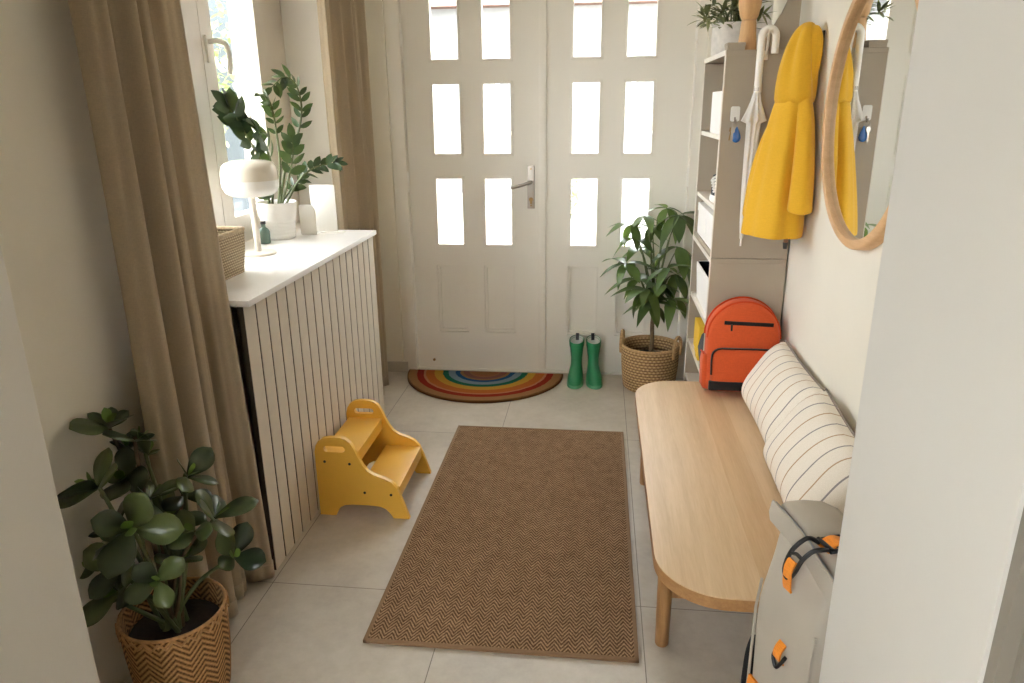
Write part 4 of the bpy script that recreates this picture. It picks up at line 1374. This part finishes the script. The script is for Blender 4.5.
# ------------------------------------------------------------------ orange backpack
t = thing('backpack', 'orange children backpack standing on the far end of the bench', 'backpack', (1.03, -0.266, BZ))
t_loc = V((1.03, -0.266, BZ + 0.004))
BW, BH = 0.147, 0.375


def arch(sx, sz, y, zoff=0.0, n=30, base=0.0):
    pts = []
    hw = BW * sx
    h = BH * sz
    ra = 0.035
    out = []
    for k in range(6):
        a = radians(270 + 90 * k / 5)
        out.append((hw - ra + ra * cos(a), ra + ra * sin(a)))
    hh = h * 0.60
    for k in range(n + 1):
        a = pi * k / n
        out.append((hw * (1 if True else 1) * cos(a) * (1.0), hh + (h - hh) * sin(a) ** 0.9))
    for k in range(6):
        a = radians(180 + 90 * k / 5)
        out.append((-hw + ra + ra * cos(a), ra + ra * sin(a)))
    return [V((x * (1.0 - 0.06 * max(0, z / h - 0.3)), y, z + zoff)) for x, z in out]


LEAN = Matrix.Rotation(radians(-7), 4, 'X')     # leans back on the shelf side


def bp(m):
    for p in m.v:
        q = LEAN @ p
        p.x, p.y, p.z = q.x + t_loc.x, q.y + t_loc.y, q.z + t_loc.z
    return m


bpk = bp(MB().loft([arch(0.86, 0.95, 0.058, 0.004), arch(0.97, 0.985, 0.048), arch(1.0, 1.0, 0.02), arch(1.0, 0.995, -0.01), arch(0.965, 0.955, -0.034, 0.002), arch(0.90, 0.90, -0.044, 0.006), arch(0.5, 0.5, -0.052, 0.05)])).build('main_body', M['orange'], t, angle=60)
m = MB()
for sx, sz, y in ((1.008, 1.006, 0.028), (0.985, 0.975, -0.026)):
    A = arch(sx, sz, y)
    m.tube(A[6:-6], 0.0042, 8)
bp(m).build('seam', M['orange_dk'], bpk)


def pocket_ring(g, y):
    return [V((x, y, z)) for x, z in rrect(-0.122 - g, 0.128 + g, 0.008 - g * 0.3, 0.178 + g, 0.035, 6)]


fpk = bp(MB().loft([pocket_ring(0.004, -0.035), pocket_ring(0.004, -0.062), pocket_ring(-0.004, -0.074), pocket_ring(-0.03, -0.079), pocket_ring(-0.07, -0.081)])).build('front_pocket', M['orange'], t, angle=60)
zp = [V((-0.1265, -0.066, 0.075)), V((-0.1275, -0.066, 0.135)), V((-0.122, -0.067, 0.165)), V((-0.10, -0.067, 0.1805)), V((-0.06, -0.067, 0.1825)), V((0.02, -0.067, 0.1825)), V((0.095, -0.067, 0.1815))]
bp(MB().ribbon(spline(zp, 5), (0, 1, 0), 0.008, 0.005)).build('pocket_zip', M['blackcloth'], fpk)
zt = [V((-0.082 + 0.19 * k / 10, -0.0462 - 0.002 * sin(pi * k / 10), 0.284 - 0.006 * k / 10)) for k in range(11)]
m = MB().ribbon(zt, (0, 0, 1), 0.0075, 0.006)
tz = bp(m).build('top_zip', M['blackcloth'], bpk)
bp(MB().box(-0.058, -0.050, -0.056, -0.05, 0.252, 0.278, 0.002)).build('zip_pull', M['black'], bpk)
bp(MB().box(-0.135, 0.135, -0.0855, -0.06, 0.014, 0.050, 0.006)).build('base_strip', M['blackcloth'], t)
m = MB()
m.loft([[V((x, y, z)) for x, y in rrect(-BW - 0.006 - g, -BW + 0.03, -0.03 - g, 0.04 + g, 0.012, 4)] for z, g in ((0.006, -0.004), (0.02, 0.004), (0.12, 0.006), (0.15, 0.002), (0.152, -0.004))])
spk = bp(m).build('side_pocket', M['orange'], t, angle=60)
bp(MB().tube([V((-BW - 0.008, -0.03, 0.153)), V((-BW - 0.009, 0.005, 0.155)), V((-BW - 0.008, 0.04, 0.153))], 0.003, 6)).build('pocket_hem', M['orange_dk'], spk)
bp(MB().tube(spline([V((-0.04, 0.055, 0.325)), V((-0.03, 0.064, 0.35)), V((0.0, 0.066, 0.358)), V((0.03, 0.064, 0.35)), V((0.04, 0.055, 0.325))], 5), 0.006, 8)).build('grab_handle', M['orange_dk'], t)
for sg in (-1, 1):
    bp(MB().ribbon(spline([V((sg * 0.05, 0.056, 0.34)), V((sg * 0.085, 0.068, 0.26)), V((sg * 0.1, 0.07, 0.15)), V((sg * 0.105, 0.06, 0.04))], 5), (1, 0, 0), 0.022, 0.008)).build('strap', M['orange_dk'], t)

# ------------------------------------------------------------------ grey roll-top bag in front of the bench
t = thing('roll_top_bag', 'grey roll top backpack with orange straps on the floor by the bench end', 'bag', (0.940, -1.768, 0))


def G(mb):                                    # local bag coordinates to the bag's foot
    for p in mb.v:
        p += V((0.940, -1.768, 0))
    return mb


def bag_ring(z, x0, x1, hy, r, slope=0.0, wob=0.004):
    out = []
    for x, y in rrect(x0, x1, -hy, hy, r, 5):
        out.append(V((x + wob * sin(26 * y + 21 * z), y + wob * 0.6 * sin(33 * x + 15 * z), z + slope * y)))
    return out


G_ = [bag_ring(0.0, -0.085, 0.085, 0.085, 0.03), bag_ring(0.012, -0.097, 0.097, 0.097, 0.034), bag_ring(0.1, -0.1, 0.1, 0.1, 0.032), bag_ring(0.28, -0.103, 0.1, 0.1, 0.03), bag_ring(0.42, -0.104, 0.1, 0.1, 0.028),
      bag_ring(0.48, -0.1, 0.098, 0.098, 0.028, 0.06), bag_ring(0.53, -0.088, 0.088, 0.096, 0.026, 0.14), bag_ring(0.575, -0.074, 0.066, 0.096, 0.02, 0.22), bag_ring(0.612, -0.064, 0.03, 0.097, 0.012, 0.28)]
body = G(MB().loft(G_)).build('body', M['bag'], t, angle=60, subsurf=1)
sm_ = MB()                                   # welded seams on the front edges
for sx_ in (-1, 1):
    sm_.tube([V((-0.098, sx_ * 0.094, 0.03)), V((-0.1005, sx_ * 0.0945, 0.2)), V((-0.1005, sx_ * 0.0945, 0.42)), V((-0.094, sx_ * 0.093, 0.485 + 0.06 * sx_ * 0.093))], 0.0035, 6)
G(sm_).build('seam', M['bag'], body)
fl = []
for k in range(9):
    y = -0.108 + 0.216 * k / 8
    q = 0.30 * y + 0.003 * sin(40 * y)
    sec = [(-0.058, 0.610), (-0.054, 0.630), (-0.045, 0.637), (0.0, 0.634), (0.05, 0.622), (0.095, 0.596), (0.108, 0.56), (0.103, 0.50), (0.095, 0.50), (0.092, 0.56), (0.07, 0.592), (0.02, 0.614), (-0.04, 0.618)]
    fl.append([V((x, y, z + q)) for x, z in sec])
G(MB().loft(fl)).build('flap', M['bag'], t, angle=50)
la, lb = [], []
for k in range(9):
    y = -0.112 + 0.224 * k / 8
    q = 0.30 * y
    b_ = 0.005 * sin(28 * y + 1)
    la.append([V((x + b_, y, z + q)) for x, z in ((-0.072, 0.590), (-0.077, 0.612), (-0.072, 0.638), (-0.068, 0.640), (-0.072, 0.612), (-0.067, 0.590))])
    lb.append([V((x + b_, y, z + q)) for x, z in ((-0.064, 0.594), (-0.068, 0.614), (-0.064, 0.634), (-0.060, 0.634), (-0.062, 0.614), (-0.060, 0.594))])
lip = G(MB().loft(la)).build('lip', M['bag'], t, angle=50)
G(MB().loft(lb)).build('lip_lining', M['bagin'], lip, angle=50)
ys = -0.028
qz = 0.30 * ys - 0.015
stp = G(MB().ribbon(spline([(-0.05, ys, 0.66 + qz), (0.0, ys, 0.656 + qz), (0.05, ys, 0.640 + qz), (0.097, ys, 0.612 + qz), (0.117, ys, 0.56 + qz), (0.115, ys, 0.44)], 5), (0, 1, 0), 0.017, 0.004)).build('strap', M['strap'], t)
m = MB()
for dx in (-0.046, -0.022, 0.004):
    m.tube([(dx, ys - 0.022, 0.664 + qz - dx * 0.1), (dx, ys + 0.022, 0.664 + qz - dx * 0.1)], 0.0045, 8)
for dy in (-0.022, 0.022):
    m.tube([(-0.05, ys + dy, 0.665 + qz), (0.006, ys + dy, 0.664 + qz)], 0.0045, 8)
G(m).build('buckle', M['black'], stp)
G(MB().ribbon(spline([(-0.046, ys, 0.666 + qz), (-0.022, ys, 0.674 + qz), (0.006, ys, 0.664 + qz)], 4), (0, 1, 0), 0.016, 0.004)).build('strap_loop', M['strap'], stp)
m = MB()
hk = spline([(-0.048, ys - 0.014, 0.664 + qz), (-0.066, ys - 0.02, 0.672 + qz), (-0.084, ys - 0.014, 0.668 + qz), (-0.098, ys - 0.004, 0.645 + qz), (-0.106, ys + 0.004, 0.612 + qz), (-0.110, ys + 0.018, 0.588 + qz), (-0.108, ys + 0.034, 0.600 + qz), (-0.102, ys + 0.030, 0.640 + qz), (-0.086, ys + 0.022, 0.668 + qz), (-0.066, ys + 0.022, 0.673 + qz), (-0.048, ys + 0.014, 0.664 + qz)], 5)
m.tube(hk, 0.0048, 8)
m.tube([(-0.099, ys - 0.004, 0.645 + qz), (-0.1, ys + 0.012, 0.648 + qz), (-0.101, ys + 0.030, 0.64 + qz)], 0.0042, 8)
hook = G(m).build('hook', M['black'], t)
G(MB().ribbon(spline([(-0.104, ys + 0.017, 0.632 + qz), (-0.112, ys + 0.017, 0.612 + qz), (-0.111, ys + 0.018, 0.578 + qz), (-0.107, ys + 0.018, 0.56 + qz)], 4), (0, 1, 0), 0.012, 0.004)).build('hook_webbing', M['strap'], hook)
y, z = -0.012, 0.36
tab = G(MB().ribbon(spline([(-0.102, y, z + 0.045), (-0.113, y, z + 0.03), (-0.115, y, z + 0.01), (-0.103, y, z - 0.005)], 4), (0, 1, 0), 0.011, 0.004)).build('tab', M['strap'], t)
G(MB().tube(spline([(-0.103, y - 0.014, z + 0.02), (-0.114, y - 0.013, z + 0.005), (-0.115, y, z - 0.014), (-0.114, y + 0.013, z + 0.005), (-0.103, y + 0.014, z + 0.02)], 4), 0.004, 8)).build('tab_ring', M['black'], tab)
G(MB().ribbon(spline([(-0.085, 0.101, 0.33), (-0.088, 0.112, 0.27), (-0.09, 0.112, 0.15), (-0.085, 0.10, 0.06)], 5), (1, 0, 0), 0.014, 0.005)).build('side_strap', M['blackcloth'], t)
G(MB().ribbon(spline([(-0.104, 0.07, 0.24), (-0.111, 0.07, 0.17), (-0.105, 0.07, 0.08)], 5), (0, 1, 0), 0.016, 0.005)).build('side_webbing', M['strap'], t)
t.rotation_euler = (0, 0, radians(22))

# ------------------------------------------------------------------ broad leaved plant, front left
qx, qy = -0.632, -1.672
t = thing('woven_basket', 'brown woven basket pot under the broad leaved plant', 'basket', (qx, qy, 0))
prof = [(0.0, 0.0), (0.10, 0.0), (0.108, 0.004)]
for i in range(24):
    z = 0.01 + i * 0.245 / 23
    prof.append((0.110 + 0.02 * z / 0.25 + 0.004 * sin(pi * z / 0.25), z))
prof += [(0.128, 0.262), (0.123, 0.258), (0.121, 0.20)]
MB().lathe(prof, (qx, qy, 0), 96).build('body', M['bamboo'], t, angle=80)
zz = []
for k in range(97):
    a = 2 * pi * k / 96
    zz.append((qx + 0.1325 * cos(a), qy + 0.1325 * sin(a), 0.247 + (0.009 if (k // 2) % 2 == 0 else -0.009) * (1 if k % 2 == 0 else 0.2)))
MB().tube(zz, 0.0032, 6).tube([(qx + 0.127 * cos(2 * pi * k / 64), qy + 0.127 * sin(2 * pi * k / 64), 0.261) for k in range(65)], 0.0045, 8).build('rim', M['rope_brown'], t)
t = thing('potted_plant', 'dark green plant with broad oval leaves by the left wall end', 'plant', (qx, qy, 0.012))
MB().lathe([(0, 0.012), (0.095, 0.012), (0.115, 0.20), (0.11, 0.202), (0.0, 0.195)], (qx, qy, 0), 40).build('nursery_pot', M['black'], t)
MB().lathe([(0.0, 0.208), (0.06, 0.21), (0.113, 0.204)], (qx, qy, 0), 32).build('soil', M['soil'], t)
ros = [((-0.765, -1.60, 0.735), 5, 0.115, (0.15, -0.35, 1)), ((-0.722, -1.735, 0.64), 5, 0.115, (0.2, -0.8, 0.6)), ((-0.625, -1.775, 0.565), 4, 0.12, (0.3, -0.9, 0.5)), ((-0.575, -1.79, 0.435), 4, 0.085, (0.2, -0.9, 0.4)),
       ((-0.575, -1.61, 0.61), 4, 0.09, (0.5, -0.3, 0.8)), ((-0.525, -1.60, 0.49), 5, 0.105, (0.7, -0.3, 0.6)), ((-0.545, -1.66, 0.485), 3, 0.085, (0.4, -0.4, 0.9)), ((-0.502, -1.575, 0.36), 4, 0.095, (0.6, -0.4, 0.6)),
       ((-0.70, -1.57, 0.645), 4, 0.085, (0.3, 0.1, 0.9)), ((-0.735, -1.62, 0.60), 4, 0.10, (-0.1, -0.4, 0.8)), ((-0.735, -1.72, 0.34), 4, 0.105, (-0.3, -0.6, 0.6)), ((-0.765, -1.69, 0.29), 3, 0.10, (-0.4, -0.5, 0.7)),
       ((-0.695, -1.745, 0.435), 4, 0.11, (-0.1, -0.7, 0.7)), ((-0.752, -1.57, 0.66), 3, 0.09, (-0.2, 0.1, 0.9)), ((-0.65, -1.60, 0.48), 5, 0.095, (0.2, -0.2, 1)), ((-0.60, -1.66, 0.40), 4, 0.09, (0.3, -0.3, 0.9)),
       ((-0.77, -1.66, 0.47), 4, 0.10, (-0.3, -0.3, 0.8)), ((-0.67, -1.70, 0.50), 4, 0.10, (0, -0.5, 0.8)), ((-0.70, -1.60, 0.70), 4, 0.09, (0.3, -0.3, 1)), ((-0.665, -1.64, 0.56), 4, 0.085, (0.3, -0.2, 0.9)), ((-0.79, -1.70, 0.40), 3, 0.095, (-0.4, -0.6, 0.5)), ((-0.61, -1.585, 0.54), 3, 0.08, (0.4, 0, 0.9))]
fol = MB()
young = MB()
r = random.Random(33)
for i, (c, nl, L, ax) in enumerate(ros):
    c, ax = V(c), (V(ax).normalized() + V((r.uniform(-.55, .55), r.uniform(-.45, .55), r.uniform(-.2, .3)))).normalized()
    b = V((qx + r.uniform(-.025, .025), qy + r.uniform(-.025, .025), 0.205))
    mid = b.lerp(c, 0.5) + V((r.uniform(-.02, .02), r.uniform(-.02, .02), 0.02))
    P = spline([b, mid, c - ax * 0.01, c], 6)
    MB().tube(P, [0.0065 - 0.003 * k / (len(P) - 1) for k in range(len(P))], 8).build('stem', M['stem_g'] if i % 3 else M['stem_b'], t)
    e1 = ax.orthogonal().normalized()
    e2 = ax.cross(e1)
    a0 = r.uniform(0, 6.28)
    for k in range(nl):
        a = a0 + 2 * pi * k / nl + r.uniform(-.3, .3)
        side = e1 * cos(a) + e2 * sin(a)
        d = side * 1.0 + ax * r.uniform(0.2, 1.3)
        LL = L * r.uniform(0.8, 1.1)
        tip = c + d.normalized() * LL
        if tip.x < -0.80 or tip.y > -1.57 and tip.x < -0.56 or tip.y < -1.99:
            LL *= 0.5
        fol.leaf(c, d, ax - side * 0.3 + e2 * r.uniform(-.3, .3), LL, LL * 0.64, 0.08, 0.10, 'round', 9)
    for k in range(2):
        a = a0 + pi * k + 0.8
        side = e1 * cos(a) + e2 * sin(a)
        young.leaf(c + ax * 0.006, side * 0.45 + ax, ax * 0.2 - side, L * 0.42, L * 0.24, -0.05, 0.2, 'round', 7)
o = fol.build('foliage', M['clusia'], t, recalc=False, angle=80, solid=0.0012)
M['young'] = mat_leaf('clusia_young_leaf', (86, 118, 52), (118, 148, 70), 0.35, 0.2)
young.build('young_leaves', M['young'], t, recalc=False, angle=80)
